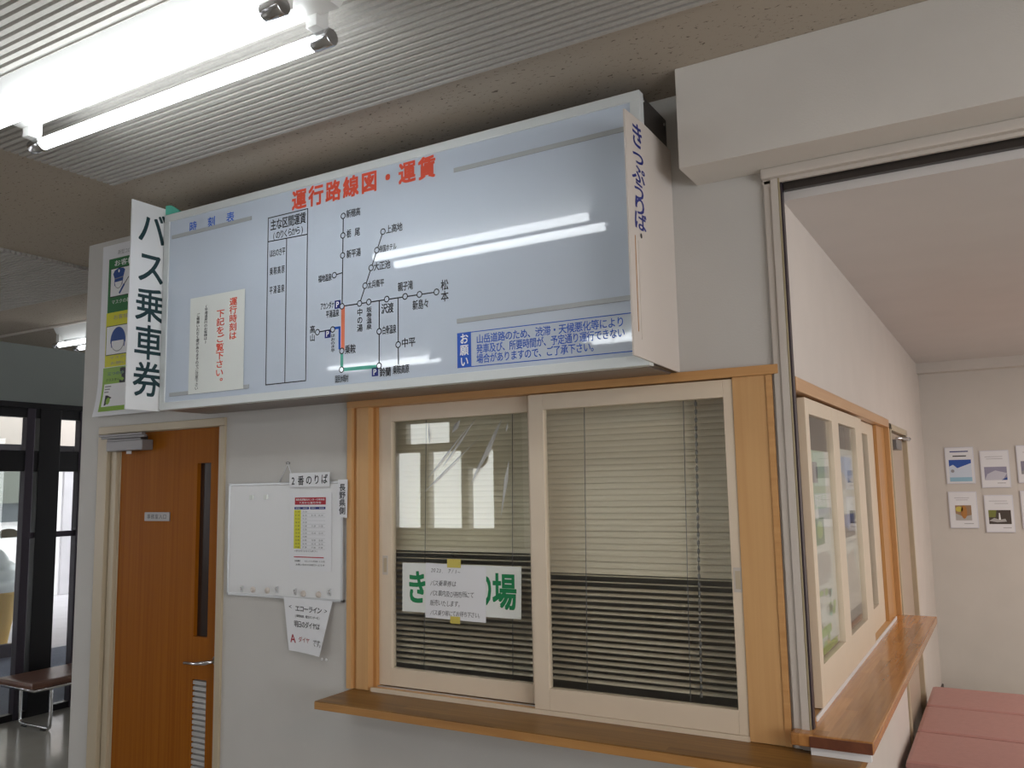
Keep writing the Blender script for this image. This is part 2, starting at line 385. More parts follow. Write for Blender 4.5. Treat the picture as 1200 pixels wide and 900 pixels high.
xs = [-9.0] + [v for o in ops for v in o] + [3.4]
for k in range(0, len(xs), 2): b.box(xs[k], xs[k+1], RY-.1, RY, 1.22, 2.12, 'rear_wall')
S(b.build('wall_rear'), 'rear wall of the hall', 'wall')
b = MB(); b.box(3.3, 3.4, -5.5, 4.65, 0, .9, 'wall'); b.box(3.3, 3.4, -5.5, 4.65, 2.4, CZ, 'wall'); b.box(3.3, 3.4, -.6, 2.0, .9, 2.4, 'wall'); b.box(3.3, 3.4, 2.0, 3.2, .9, 1.3, 'wall'); b.box(3.3, 3.4, 2.0, 3.2, 2.1, 2.4, 'wall'); b.box(3.3, 3.4, -5.5, -4.6, .9, 2.4, 'wall'); b.box(3.3, 3.4, 3.2, 4.65, .9, 2.4, 'wall')
S(b.build('wall_right'), 'right hand wall of the hall', 'wall')

# ceiling beam, partition rail and guide post
b = MB(); b.box(-.814, 3.3, -.18, 0, 2.672, CZ, 'wall_warm', .002); S(b.build('trim_2'), 'boxed beam under the ceiling above the side room opening', 'beam')
b = MB(); b.box(-.60, 3.3, -.035, .0, 2.640, 2.672, 'post', .004); b.box(-.60, 3.3, -.012, .0, 2.628, 2.640, 'post')
b.box(SX+.008, 3.3, .010, .0315, 2.606, 2.640, 'dark_metal')  # dark strip stands in for the shade below the rail
S(b.build('trim_3'), 'thin partition rail under the beam', 'rail')
b = MB(); b.box(-.598, SX, -.012, .0, .922, 2.64, 'post', .003); b.box(-.575, SX-.004, -.018, -.010, .922, 2.64, 'post', .002); b.box(SX-.0035, SX+.001, -.017, .012, .90, 2.64, 'gold', .001); b.box(SX+.0012, SX+.006, -.006, .022, .90, 2.628, 'bronze')
S(b.build('trim_4'), 'upright guide post with a worn brass edge at the corner', 'post')
b = MB(); b.box(-7.3, -4.3, 1.15, 1.17, 2.985, CZ, 'post'); S(b.build('trim_5'), 'thin ceiling joint strip beside the far lamp', 'trim')
b = MB(); b.box(SX, SX+.012, 3.28, 4.65, 0, .16, 'office_dark'); S(b.build('baseboard_side'), 'dark skirting at the foot of the side wall', 'skirting')
# office interior behind the blinds
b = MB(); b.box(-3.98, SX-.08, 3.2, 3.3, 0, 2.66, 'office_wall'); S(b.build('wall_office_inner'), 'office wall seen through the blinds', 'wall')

# ---------------------------------------------------------------- door_1 (office door)
door = thing('door_1', (-3.43, 0, 0), 'orange wood veneer office door with a narrow glazed slit and louvre', 'door', kind='structure')
b = MB()
for (x0, x1, z0, z1) in ((-3.943, -3.868, 0, 1.9945), (-3.063, -3.027, 0, 1.9945), (-3.943, -3.027, 1.995, 2.032)):
    b.box(x0, x1, -.012, .02, z0, z1, 'frame_beige', .003)
b.box(-3.90, -3.80, .02, .045, 0, 2.0, 'frame_beige', .002); b.box(-3.86, -3.815, .005, .03, 0, 1.995, 'frame_beige', .003)
b.box(-3.87, -3.045, .0, .05, 1.993, 2.008, 'frame_beige', .002)
b.build('door_frame', door)
LX0, LX1 = -3.80, -3.063
b = MB()
y0, y1 = .022, .062
for (x0, x1, z0, z1) in ((LX0, -3.242, .005, 1.993), (-3.150, LX1, .005, 1.993), (-3.242, -3.150, 1.832, 1.993), (-3.242, -3.150, .865, 1.050), (-3.242, -3.150, .005, .30)):
    b.box(x0, x1, y0, y1, z0, z1, 'door_wood')
leaf = b.build('door_leaf', door)
b = MB(); b.box(-3.244, -3.148, .042, .050, 1.048, 1.834, 'smoke')
tag(b.build('vision_pane', door), 'dark narrow glass slit')
b = MB()
for k in range(23):
    z = .30+.0245*k
    b.prism([(-3.242, .026, z+.002), (-3.242, .026, z+.0175), (-3.242, .050, z+.024), (-3.242, .050, z+.0085)], (.092, 0, 0), 'louvre')
b.box(-3.242, -3.15, .052, .058, .30, .865, 'ink')
tag(b.build('louvre', door), 'grey slatted vent')
b = MB(); b.tube([(-3.082, .022, .958), (-3.082, -.018, .958), (-3.10, -.032, .955), (-3.16, -.034, .948), (-3.235, -.030, .944)], [.009, .009, .0095, .008, .007], 'steel', 10)
b.lathe([(.022, 0), (.022, .006), (.018, .008)], (-3.082, .014, .958), 'steel', 20, 'y'); b.tube([(-3.075, .022, 1.02), (-3.075, .008, 1.02)], .011, 'steel', 14)
tag(b.build('door_handle', door), 'chrome lever handle')
b = MB(); b.box(-3.602, -3.422, .016, .022, 1.566, 1.607, plain('plate_metal', (.28, .26, .25), .45, metal=.4), .001); F = FY(.016); b.htext(F, '事務室入口', -3.585, -3.44, 1.587, .024, 'ink', .0, cw=.026)
tag(b.build('nameplate', door), 'small metal nameplate')
b = MB(); b.box(-3.832, -3.560, -.042, .02, 1.905, 1.955, 'closer', .004); b.box(-3.87, -3.54, -.046, -.030, 1.966, 1.978, 'closer', .002)
b.box(-3.86, -3.53, -.066, -.046, 1.976, 1.986, 'closer', .002); b.box(-3.86, -3.60, -.02, .02, 1.955, 1.975, 'dark_metal'); b.tube([(-3.70, -.01, 1.905), (-3.70, -.01, 1.89)], .012, 'paper', 12)
tag(b.build('door_closer', door), 'grey metal overhead closer with folding arm')

# ---------------------------------------------------------------- window_1 (front ticket window)
def sash(parent, fr, x0, x1, z0, z1, gx0, gx1, gz0, gz1, y0, y1, pull):
    m = MB()
    m.box(x0, gx0, y0, y1, z0, z1, 'sash', .002); m.box(gx1, x1, y0, y1, z0, z1, 'sash', .002)
    m.box(gx0, gx1, y0, y1, z0, gz0, 'sash', .002); m.box(gx0, gx1, y0, y1, gz1, z1, 'sash', .002)
    s = m.build('sash', parent)
    m = MB(); m.box(gx0-.004, gx1+.004, (y0+y1)/2-.002, (y0+y1)/2+.002, gz0-.004, gz1+.004, 'glass'); m.build('pane', s)
    m = MB(); px = pull
    m.box(px-.013, px+.013, y0-.0015, y0+.001, 1.36, 1.435, 'post', .0006); m.box(px-.008, px+.008, y0-.002, y0, 1.37, 1.425, 'frame_beige')
    m.build('finger_pull', s)
    return s
w1 = thing('window_1', (-1.45, 0, .92), 'front ticket window with two cream sliding sashes in a wooden frame', 'window', kind='structure')
b = MB()
b.box(-2.310, -.585, -.014, .10, 2.026, 2.056, 'wood_hdr', .002)
tag(b.build('header', w1), 'orange wooden header strip')
b = MB()
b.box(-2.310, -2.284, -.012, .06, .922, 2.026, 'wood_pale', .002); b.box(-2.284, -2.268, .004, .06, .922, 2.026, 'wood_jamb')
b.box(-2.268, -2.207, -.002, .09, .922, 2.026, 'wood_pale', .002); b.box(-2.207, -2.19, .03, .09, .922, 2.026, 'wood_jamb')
b.build('side_casing', w1)
b = MB()
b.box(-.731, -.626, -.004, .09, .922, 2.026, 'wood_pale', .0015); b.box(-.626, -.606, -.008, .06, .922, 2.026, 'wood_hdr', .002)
b.build('side_casing', w1)
b = MB(); b.box(-2.20, -.73, .0, .085, .921, .932, 'wood_pale'); b.box(-2.20, -.73, .036, .040, .932, .936, 'alu'); b.box(-2.19, -.73, -.006, -.001, .921, .936, 'sash'); b.build('track', w1)
sL = sash(w1, None, -2.190, -1.46, .938, 2.026, -2.128, -1.50, 1.005, 1.965, .045, .075, -2.158)
sR = sash(w1, None, -1.470, -.731, .936, 2.022, -1.412, -.763, 1.008, 1.966, .0, .030, -.744)

# ---------------------------------------------------------------- blinds
def blind(name, x0, x1, ztr, cords, label, chain=None):
    y = .125; root = thing(name, ((x0+x1)/2, y, 1.985), label, 'blind', 'blinds inside the front ticket window')
    m = MB(); m.box(x0, x1, y-.018, y+.018, 1.985, 2.012, 'slat', .003); m.build('headrail', root)
    m = MB(); z = 1.972; w = .0135; n = 0
    while z > 1.00:
        d = z-ztr
        if d > .005: th = -72
        elif d > -.040: th = -2
        else: th = -14
        th = math.radians(th+random.uniform(-2, 2)); c, s_ = math.cos(th), math.sin(th)
        pts = []
        for t in (-1, -.33, .33, 1): pts.append((t*w, .0022*(1-t*t)))
        low = [(a, h-.0006) for a, h in reversed(pts)]
        dz = random.uniform(-.0012, .0012)
        P = [(x0+.004, y+a*c+h*s_, z-a*s_+h*c+dz) for a, h in pts+low]
        m.prism(P, (x1-x0-.008, 0, 0), 'slat'); z -= .0212; n += 1
    m.build('slats', root)
    m = MB(); m.box(x0+.004, x1-.004, y-.010, y+.010, .965, .982, 'slat', .003); m.build('bottom_rail', root)
    for cx in cords:
        m = MB(); m.tube([(cx, y-.016, 1.985), (cx-.012, y-.016, 1.4), (cx-.02, y-.016, .98)], .0013, 'cord', 6); m.build('cord', root)
    if chain:
        m = MB(); q = 0
        z = 1.98
        while z > 1.02:
            xx = chain-.026*(1.98-z)
            m.tube([(xx, y-.024, z), (xx, y-.024, z-.013)], .0046 if q % 2 else .0024, 'cord' if q % 2 else 'steel', 6); z -= .0135; q += 1
        tag(m.build('chain', root), 'grey bead chain')
    return root
blind('venetian_blind', -2.19, -1.475, 1.445, (-2.0, -1.60), 'beige venetian blind behind the left sash with the paper notices')
blind('venetian_blind', -1.465, -.735, 1.39, (-1.30, -.93), 'beige venetian blind with a bead chain behind the right sash', -.885)

# ---------------------------------------------------------------- counters
c1 = thing('ticket_counter', (-1.35, 0, .88), 'brown wooden counter shelf below the front ticket window', 'counter')
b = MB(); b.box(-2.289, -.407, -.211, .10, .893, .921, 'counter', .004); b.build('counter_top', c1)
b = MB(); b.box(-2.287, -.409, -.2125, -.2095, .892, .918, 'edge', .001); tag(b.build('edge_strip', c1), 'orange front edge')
c2 = thing('side_counter', (-.46, 1.1, .93), 'glossy wooden side counter below the second ticket window', 'counter')
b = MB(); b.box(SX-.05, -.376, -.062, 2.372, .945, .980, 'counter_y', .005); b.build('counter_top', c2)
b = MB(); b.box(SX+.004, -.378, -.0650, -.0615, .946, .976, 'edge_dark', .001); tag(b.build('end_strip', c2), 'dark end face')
b = MB(); b.box(-.545, -.385, -.05, -.03, .922, .945, 'white_panel'); b.build('bracket', c2)

# ---------------------------------------------------------------- window_2 (side ticket window)
w2 = thing('window_2', (SX, 1.2, .98), 'side ticket window with cream sliding sashes', 'window', kind='structure')
b = MB(); b.box(SX-.07, SX+.008, .03, 2.385, 1.975, 2.018, 'wood_hdr_y', .002); tag(b.build('header', w2), 'orange wooden header')
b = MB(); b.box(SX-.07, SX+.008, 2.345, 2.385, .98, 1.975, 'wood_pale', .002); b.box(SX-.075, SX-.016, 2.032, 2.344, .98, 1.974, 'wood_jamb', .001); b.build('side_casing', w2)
b = MB(); b.box(SX-.07, SX-.01, .03, .085, .98, 1.975, 'sash', .002); b.box(SX-.06, SX-.03, .085, .10, .98, 1.975, 'wood_pale'); b.build('side_casing', w2)
b = MB(); b.box(SX-.07, SX-.004, .085, 2.2, .98, .992, 'wood_pale'); b.box(SX-.004, SX, .085, 2.2, .98, .995, 'white_panel'); b.build('track', w2)
def sash_y(parent, y0, y1, z0, z1, lites, gz0, gz1, x0, x1):
    m = MB(); ys = [y0] + [v for l in lites for v in l] + [y1]
    for k in range(0, len(ys), 2): m.box(x0, x1, ys[k], ys[k+1], z0, z1, 'sash', .002)
    for l in lites: m.box(x0, x1, l[0], l[1], z0, gz0, 'sash', .002); m.box(x0, x1, l[0], l[1], gz1, z1, 'sash', .002)
    s = m.build('sash', parent)
    for l in lites:
        m = MB(); m.box((x0+x1)/2-.002, (x0+x1)/2+.002, l[0]-.004, l[1]+.004, gz0-.004, gz1+.004, 'glass'); m.build('pane', s)
    return s
sash_y(w2, .18, 1.40, .995, 1.966, [(.235, .66), (.795, 1.22)], 1.118, 1.915, SX-.026, SX)
sash_y(w2, 1.33, 2.03, .993, 1.972, [(1.40, 1.82)], 1.10, 1.915, SX-.062, SX-.032)

# ---------------------------------------------------------------- door_2 (side room)
d2 = thing('door_2', (SX, 2.86, 0), 'tan side door beyond the side ticket window', 'door', kind='structure')
b = MB(); b.box(SX-.07, SX+.012, 2.405, 2.455, 0, 2.0, 'frame_beige', .003); b.box(SX-.07, SX+.012, 3.25, 3.29, 0, 2.0, 'frame_beige', .003); b.box(SX-.07, SX+.012, 2.405, 3.29, 1.965, 2.0, 'frame_beige', .003); b.build('door_frame', d2)
b = MB(); b.box(SX-.055, SX-.015, 2.458, 3.25, .005, 1.962, 'side_door', .002); b.build('door_leaf', d2)
b = MB(); b.box(SX-.015, SX+.030, 2.50, 2.74, 1.86, 1.915, 'closer', .004); b.tube([(SX+.02, 2.60, 1.925), (SX+.06, 2.9, 1.93), (SX+.015, 3.22, 1.945)], .008, 'steel', 8); b.box(SX+.0, SX+.03, 3.16, 3.26, 1.93, 1.955, 'steel', .002)
tag(b.build('door_closer', d2), 'metal overhead closer')

# ================================================================ SIGN BOX
YF = -.25
sg = thing('route_map_sign', (-2.03, -.125, 2.05), 'wide white route map and fare board mounted over the ticket window', 'sign')
SL, SR, SB, ST = -3.162, -.907, 2.053, 2.926
b = MB(); b.box(SL+.004, SR-.004, YF+.012, 0, SB+.004, ST-.004, 'dark_metal', .003)
for y, z in ((-.215, 2.905), (-.03, 2.895)): b.lathe([(.006, 0), (.006, .004), (.003, .006)], (SR-.005, y, z), 'steel', 10, 'x')
b.build('case', sg)
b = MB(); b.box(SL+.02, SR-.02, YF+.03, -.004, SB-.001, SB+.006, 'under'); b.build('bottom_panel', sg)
b = MB(); ft = .033
b.box(SL, SR, YF-.006, YF+.03, ST-ft, ST, 'frame_alu', .002); b.box(SL, SR, YF-.006, YF+.03, SB, SB+ft, 'frame_alu', .002)
b.box(SL, SL+ft, YF-.006, YF+.03, SB+ft, ST-ft, 'frame_alu', .002); b.box(SR-ft, SR, YF-.006, YF+.03, SB+ft, ST-ft, 'frame_alu', .002)
b.build('frame', sg)
b = MB(); b.box(SL+ft-.003, SR-ft+.003, YF, YF+.006, SB+ft-.003, ST-ft+.003, 'acrylic')
face = b.build('face_panel', sg)
b = MB()
for x0, x1, z in ((-3.113, -2.619, 2.819), (-1.611, -.945, 2.811), (-1.605, -.945, 2.268), (-3.10, -2.617, 2.118)):
    b = MB(); b.box(x0, x1, YF-.0035, YF+.001, z-.008, z+.008, 'groove', .001); b.build('card_rail', sg)
F = FY(YF)
def nxt(n='lettering', p=None):
    global b
    b.build(n, p or sg, normals=False); b = MB()
b = MB()
for c, x in zip('時刻表', (-2.978, -2.862, -2.746)): b.ch(F, c, x, 2.846, .050, .048, 'sblue', .022)
nxt(); b.htext(F, '運行路線図・運賃', -2.398, -1.684, 2.848, .086, 'red', .055, cw=.080)
nxt('title_lettering')
# fare table
for (x0, z0, x1, z1) in ((-2.523, 2.801, -2.306, 2.801), (-2.523, 2.117, -2.309, 2.117), (-2.523, 2.702, -2.306, 2.697), (-2.523, 2.803, -2.523, 2.115), (-2.307, 2.803, -2.309, 2.115), (-2.419, 2.699, -2.419, 2.117)):
    b.line(F, x0, z0, x1, z1, .0042, 'ink')
b.htext(F, '主な区間運賃', -2.510, -2.316, 2.768, .048, 'ink', .03, cw=.034)
b.htext(F, '(のりくらから)', -2.50, -2.325, 2.722, .036, 'ink', .02, cw=.027)
b.htext(F, 'ほおのき平', -2.512, -2.426, 2.650, .034, 'ink', .02, cw=.019)
b.htext(F, '乗鞍高原', -2.512, -2.426, 2.576, .034, 'ink', .02, cw=.019)
b.htext(F, '平湯温泉', -2.512, -2.426, 2.498, .034, 'ink', .02, cw=.019)
nxt('fare_table')
# route lines
def ln(p, q, w=.0045, m='ink', lay=0): b.line(F, *p, *q, w, m, lay)
A0, A1, A2, A3 = (-2.123, 2.738), (-2.124, 2.661), (-2.125, 2.583), (-2.127, 2.386)
ln(A0, A3); ln((-2.166, 2.512), (-2.126, 2.516))
ln(A3, (-1.691, 2.383))
ln((-1.930, 2.643), (-2.041, 2.386))
ln((-1.948, 2.386), (-1.949, 2.143)); ln((-1.861, 2.384), (-1.861, 2.140), .004)
ln((-2.250, 2.300), (-2.173, 2.302))
ln((-2.122, 2.386), (-2.123, 2.215), .018, 'orange'); ln((-2.173, 2.306), (-2.137, 2.306), .010, 'sblue'); ln((-2.139, 2.310), (-2.139, 2.222), .010, 'sblue')
ln((-2.127, 2.215), (-2.127, 2.144), .014, 'green'); ln((-2.127, 2.144), (-1.949, 2.141), .014, 'green')
st = [A0, A1, A2, (-2.166, 2.512), A3, (-2.041, 2.386), (-1.997, 2.386), (-1.913, 2.386), (-1.829, 2.385), (-1.765, 2.384), (-1.691, 2.383), (-1.930, 2.643), (-1.959, 2.577), (-1.986, 2.514), (-2.015, 2.450), (-2.173, 2.302), (-2.250, 2.300), (-2.127, 2.215), (-2.128, 2.144), (-1.949, 2.143), (-1.948, 2.270), (-1.861, 2.212)]
for u, v in st: b.ring(F, u, v, .0125, .0085, 'ink', 'acrylic', 1)
def lab(t, u0, u1, v, h=.034): b.htext(F, t, u0, u1, v, h, 'ink', .028, cw=(u1-u0)/len(t)*1.05)
lab('新穂高', -2.108, -2.038, 2.742); lab('栃', -2.106, -2.083, 2.664); lab('尾', -2.066, -2.040, 2.664); lab('新平湯', -2.106, -2.036, 2.584)
lab('福地温泉', -2.248, -2.180, 2.508, .03); lab('上高地', -1.916, -1.840, 2.648); lab('帝国ホテル', -1.948, -1.868, 2.579, .028); lab('大正池', -1.974, -1.896, 2.516); lab('太兵衛平', -2.003, -1.925, 2.451, .03)
lab('アカンダナ', -2.236, -2.166, 2.398, .030); lab('平湯温泉', -2.208, -2.142, 2.364, .030)
b.vtext(F, '中の湯', -2.040, 2.368, 2.278, .028, 'ink', .028); b.vtext(F, '坂巻温泉', -1.996, 2.368, 2.282, .026, 'ink', .028)
lab('沢渡', -1.938, -1.882, 2.352, .040); lab('親子滝', -1.862, -1.794, 2.424, .036); lab('新島々', -1.796, -1.724, 2.348, .038)
b.vtext(F, '松本', -1.656, 2.424, 2.344, .034, 'ink', .028); b.vtext(F, '高山', -2.276, 2.330, 2.266, .028, 'ink', .028)
b.vtext(F, 'ほおのき平', -2.172, 2.286, 2.214, .022, 'ink', .022)
lab('乗鞍', -2.112, -2.060, 2.218, .036); lab('国民休暇村', -2.160, -2.094, 2.110, .030)
lab('鈴蘭', -1.946, -1.894, 2.118, .036); lab('乗鞍高原', -1.886, -1.812, 2.122, .034); lab('白骨温泉', -1.934, -1.870, 2.272, .034); lab('中平', -1.846, -1.784, 2.216, .036)
for u, v in ((-2.149, 2.396), (-2.198, 2.288), (-1.968, 2.122)):
    b.rect(F, u-.015, v-.016, u+.015, v+.016, 'navy'); b.ch(F, 'P', u, v, .030, .030, 'white', .03, 1)
nxt('route_diagram')
# request panel
b.rect(F, -1.606, 2.104, -1.549, 2.226, 'blue'); b.vtext(F, 'お願い', -1.577, 2.224, 2.106, .036, 'white', .03, 1)
for z in (2.224, 2.105): b.line(F, -1.549, z, -.940, z-.004, .003, 'blue')
b.htext(F, '山岳道路のため、渋滞・天候悪化等により', -1.528, -.985, 2.197, .034, 'blue', .02, cw=.030)
b.htext(F, '発車及び、所要時間が、予定通り運行できない', -1.528, -.985, 2.163, .034, 'blue', .02, cw=.027)
b.htext(F, '場合がありますので、ご了承下さい。', -1.528, -1.075, 2.129, .034, 'blue', .02, cw=.028)
b.build('lettering', sg, normals=False)

# notice stuck on the sign
nb = thing('schedule_notice', (-2.81, YF, 2.11), 'laminated white notice with red vertical writing stuck on the route map sign', 'notice')
b = MB(); b.box(-2.977, -2.646, YF-.0045, YF-.0038, 2.110, 2.524, 'paper_warm'); b.build('sheet', nb)
F = FY(YF-.0045)
b = MB(); b.vtext(F, '運行時刻は', -2.712, 2.497, 2.318, .046, 'dred' if False else 'red', .03); nxt(p=nb); b.vtext(F, '下記をご覧下さい。', -2.787, 2.455, 2.135, .050, 'red', .03)
nxt(p=nb); b.vtext(F, '(平湯温泉行のお客様は)', -2.876, 2.486, 2.320, .022, 'ink', .01); nxt(p=nb); b.vtext(F, 'ご乗車いただく便がありますのでご注意下さい', -2.925, 2.455, 2.125, .022, 'ink', .01)
b.build('lettering', nb, normals=False)

# left and right vertical signs at the ends of the box
ls = thing('bus_ticket_sign', (-3.17, -.32, 2.05), 'tall white board with dark teal writing at the left end of the map sign', 'sign')
b = MB(); b.box(-3.178, -3.170, -.412, -.244, 2.050, 2.960, 'white_panel', .001); b.build('board', ls)
F = FX(-3.170); b = MB()
for c, v in zip('バス乗車券', (2.852, 2.678, 2.511, 2.346, 2.185)): b.ch(F, c, -.311, v, .150, .160, 'teal', .022)
b.build('lettering', ls, normals=False)
b = MB(); b.prism([(-3.169, -.246, 2.935), (-3.169, -.246, 2.975), (-3.15, -.235, 2.978), (-3.12, -.215, 2.955), (-3.12, -.215, 2.932)], (0, .012, 0), 'green'); tag(b.build('tape', ls), 'strip of green tape')
rs = thing('ticket_office_sign', (-.90, -.2, 2.05), 'cream board with handwritten navy hiragana covering the right end of the map sign', 'sign')
b = MB()
b.prism([(-.906, -.392, 2.066), (-.906, -.001, 2.056), (-.906, -.001, 2.812), (-.906, -.248, 2.815), (-.906, -.398, 2.806)], (.006, 0, 0), 'cream_panel')
b.build('board', rs)
b = MB(); b.box(-.900, -.8985, -.355, -.352, 2.14, 2.43, 'edge'); b.box(-.900, -.8985, -.331, -.329, 2.12, 2.42, 'cream_panel'); b.build('thin_strips', rs)  # two thin upright strips on the board face
F = FX(-.900); b = MB()
for c, v, w in zip('きっぷうりば', (2.755, 2.690, 2.632, 2.578, 2.532, 2.484), (.105, .12, .11, .11, .12, .105)): b.ch(F, c, -.306, v, w, .062 if c != 'き' else .085, 'navy', .026, 0, 0)
b.disc(F, -.303, 2.440, .008, .008, 'ink')
b.build('lettering', rs, normals=False)

# ---------------------------------------------------------------- manners poster on the wall left of the sign
mp = thing('manners_poster', (-3.69, -.012, 2.08), 'green and yellow manners poster with a blue cap drawing, left of the map sign', 'poster')
PX0, PX1, PZ0, PZ1 = -3.974, -3.415, 2.085, 2.972
def FP(u, v, lay=0):
    t = max(0, (2.30-v)/.22); e = max(0, (u+3.55)/.15)
    return Vector((u, -.004-.028*t*t-.02*min(e, 1)**2*min(t, 1)-.0006*lay, v))
b = MB(); N = 20
vs = [[b.bm.verts.new(FP(PX0+(PX1-PX0)*i/8, PZ0+(PZ1-PZ0)*j/N)) for i in range(9)] for j in range(N+1)]
for j in range(N):
    for i in range(8): b.face([vs[j][i], vs[j][i+1], vs[j+1][i+1], vs[j+1][i]], 'paper')
o = b.build('sheet', mp); sm = o.modifiers.new('t', 'SOLIDIFY'); sm.thickness = .0012; sm.offset = -1
b = MB()
def grid(u0, v0, u1, v1, m, lay):
    n = max(1, int(abs(v1-v0)/.03))
    for k in range(n): b.rect(FP, u0, v0+(v1-v0)*k/n, u1, v0+(v1-v0)*(k+1)/n, m, lay)
e = -3.43
b.htext(FP, '新型コロナウイルス感染症対策', -3.85, -3.48, 2.925, .026, 'grey', .0, 2)
grid(-3.920, 2.615, e, 2.897, 'pgreen', 1); b.htext(FP, 'お客様の皆様へ', -3.878, -3.50, 2.870, .034, 'white', .02, 2)
b.rect(FP, -3.902, 2.694, e, 2.845, 'ink', 2); b.rect(FP, -3.898, 2.698, e, 2.841, 'white', 3)
b.htext(FP, 'マスクの着用をお願いします', -3.888, -3.50, 2.668, .024, 'white', .0, 2)
grid(-3.925, 2.335, e, 2.615, 'yellow', 1); b.htext(FP, 'お客様同士の会話', -3.868, -3.55, 2.588, .026, 'grey', .0, 2)
b.rect(FP, -3.920, 2.394, e, 2.546, 'ink', 2); b.rect(FP, -3.916, 2.398, e, 2.542, 'white', 3)
b.htext(FP, 'マスクの着用を', -3.89, -3.60, 2.381, .016, 'grey', .0, 2); b.htext(FP, 'お願いします', -3.88, -3.62, 2.353, .016, 'grey', .0, 2)
grid(-3.935, 2.108, e, 2.332, 'lgreen', 1)
b.htext(FP, '三つの密を避けよう', -3.90, -3.60, 2.300, .018, 'navy', .01, 2); b.ch(FP, '3', -3.772, 2.285, .14, .11, 'ink', .05, 2); b.htext(FP, 'クラスター', -3.91, -3.80, 2.268, .018, 'ink', .01, 2)
grid(-3.918, 2.132, e, 2.248, 'white', 2)
for k in range(4):
    for q in range(3): b.rect(FP, -3.91+.075*k, 2.232-.014*q, -3.86+.075*k-.008*q, 2.238-.014*q, 'grey', 3)
    b.rect(FP, -3.897+.085*k, 2.138, -3.842+.085*k, 2.190, 'ink', 3); b.disc(FP, -3.87+.085*k, 2.160, .016, .018, 'lgreen', 4)
# cap, mask and pen drawing
b.poly([FP(*p, 4) for p in ((-3.880, 2.815), (-3.868, 2.832), (-3.835, 2.842), (-3.80, 2.838), (-3.785, 2.828), (-3.798, 2.790), (-3.80, 2.772), (-3.868, 2.770), (-3.868, 2.790))], 'capblue')
b.disc(FP, -3.833, 2.826, .006, .008, 'white', 5); b.line(FP, -3.868, 2.787, -3.799, 2.792, .004, 'grey', 5)
b.line(FP, -3.868, 2.775, -3.865, 2.750, .004, 'capblue', 4); b.line(FP, -3.803, 2.775, -3.806, 2.752, .004, 'capblue', 4); b.disc(FP, -3.835, 2.765, .030, .030, 'grey', 4, t0=math.pi, t1=2*math.pi); b.disc(FP, -3.835, 2.768, .027, .030, 'white', 5, t0=math.pi, t1=2*math.pi)
b.line(FP, -3.826, 2.708, -3.788, 2.752, .012, 'capblue', 4); b.line(FP, -3.79, 2.750, -3.752, 2.788, .005, 'ink', 4)
b.disc(FP, -3.823, 2.465, .060, .070, 'capblue', 4, t0=-.15, t1=math.pi+.15); b.line(FP, -3.879, 2.465, -3.872, 2.432, .006, 'capblue', 4); b.line(FP, -3.767, 2.465, -3.774, 2.432, .006, 'capblue', 4)
b.disc(FP, -3.823, 2.455, .050, .045, 'grey', 5, t0=math.pi-.2, t1=2*math.pi+.2); b.disc(FP, -3.823, 2.457, .047, .043, 'white', 6, t0=math.pi-.2, t1=2*math.pi+.2)
b.build('print', mp, normals=False)

# ================================================================ WHITEBOARD AND PAPERS
wb = thing('whiteboard', (-2.66, 0, 1.25), 'small blank whiteboard hung on the wall between the door and the ticket window', 'whiteboard')
b = MB(); b.box(-2.984, -2.332, -.012, -.001, 1.256, 1.726, 'white_panel', .001); tag(b.build('board', wb), 'white writing surface')
b = MB()
for (x0, x1, z0, z1) in ((-2.990, -2.327, 1.250, 1.262), (-2.990, -2.327, 1.722, 1.733), (-2.990, -2.980, 1.25, 1.733), (-2.337, -2.327, 1.25, 1.733)): b.box(x0, x1, -.015, 0, z0, z1, 'alu', .002)
b.build('frame', wb)
b = MB(); b.tube([(-2.690, -.006, 1.732), (-2.640, -.008, 1.812), (-2.606, -.006, 1.732)], .0022, 'paper', 6); b.tube([(-2.640, 0, 1.814), (-2.640, -.014, 1.814)], .006, 'steel', 10)
b.build('hanging_string', wb)
def magnet(name, x, z, kind, label, i):
    m = MB()
    if kind == 'square': m.box(x-.010, x+.010, -.021, -.012, z-.010, z+.010, 'paper_warm', .002)
    elif kind == 'round': m.lathe([(.013, 0), (.012, -.006), (.006, -.010)], (x, -.012, z), 'cream_panel', 14, 'y')
    else: m.box(x-.004, x+.004, -.020, -.012, z-.016, z+.012, 'alu', .002); m.tube([(x, -.016, z-.012), (x, -.024, z+.006)], .003, 'steel', 6)
    o = m.build(name); origin(o, (x, -.012, z)); tag(o, label, 'magnet', 'magnets on the whiteboard')
for k, (x, z, kd, lb) in enumerate([(-2.845, 1.672, 'square', 'left of two square cream magnets at the top of the whiteboard'), (-2.758, 1.672, 'square', 'right of two square cream magnets at the top of the whiteboard'),
    (-2.893, 1.282, 'clip', 'leftmost silver clip magnet along the bottom of the whiteboard'), (-2.830, 1.280, 'round', 'leftmost round cream magnet along the bottom of the whiteboard'),
    (-2.744, 1.280, 'round', 'second round cream magnet from the left along the bottom of the whiteboard'), (-2.685, 1.288, 'clip', 'second silver clip magnet from the left along the bottom of the whiteboard'),
    (-2.582, 1.284, 'clip', 'silver clip magnet just above the left corner of the line notice'), (-2.539, 1.276, 'round', 'left round magnet holding the line notice'),
    (-2.455, 1.276, 'round', 'right round magnet holding the line notice'), (-2.391, 1.290, 'clip', 'silver clip magnet at the bottom right of the whiteboard')]):
    magnet('magnet', x, z, kd, lb, k)
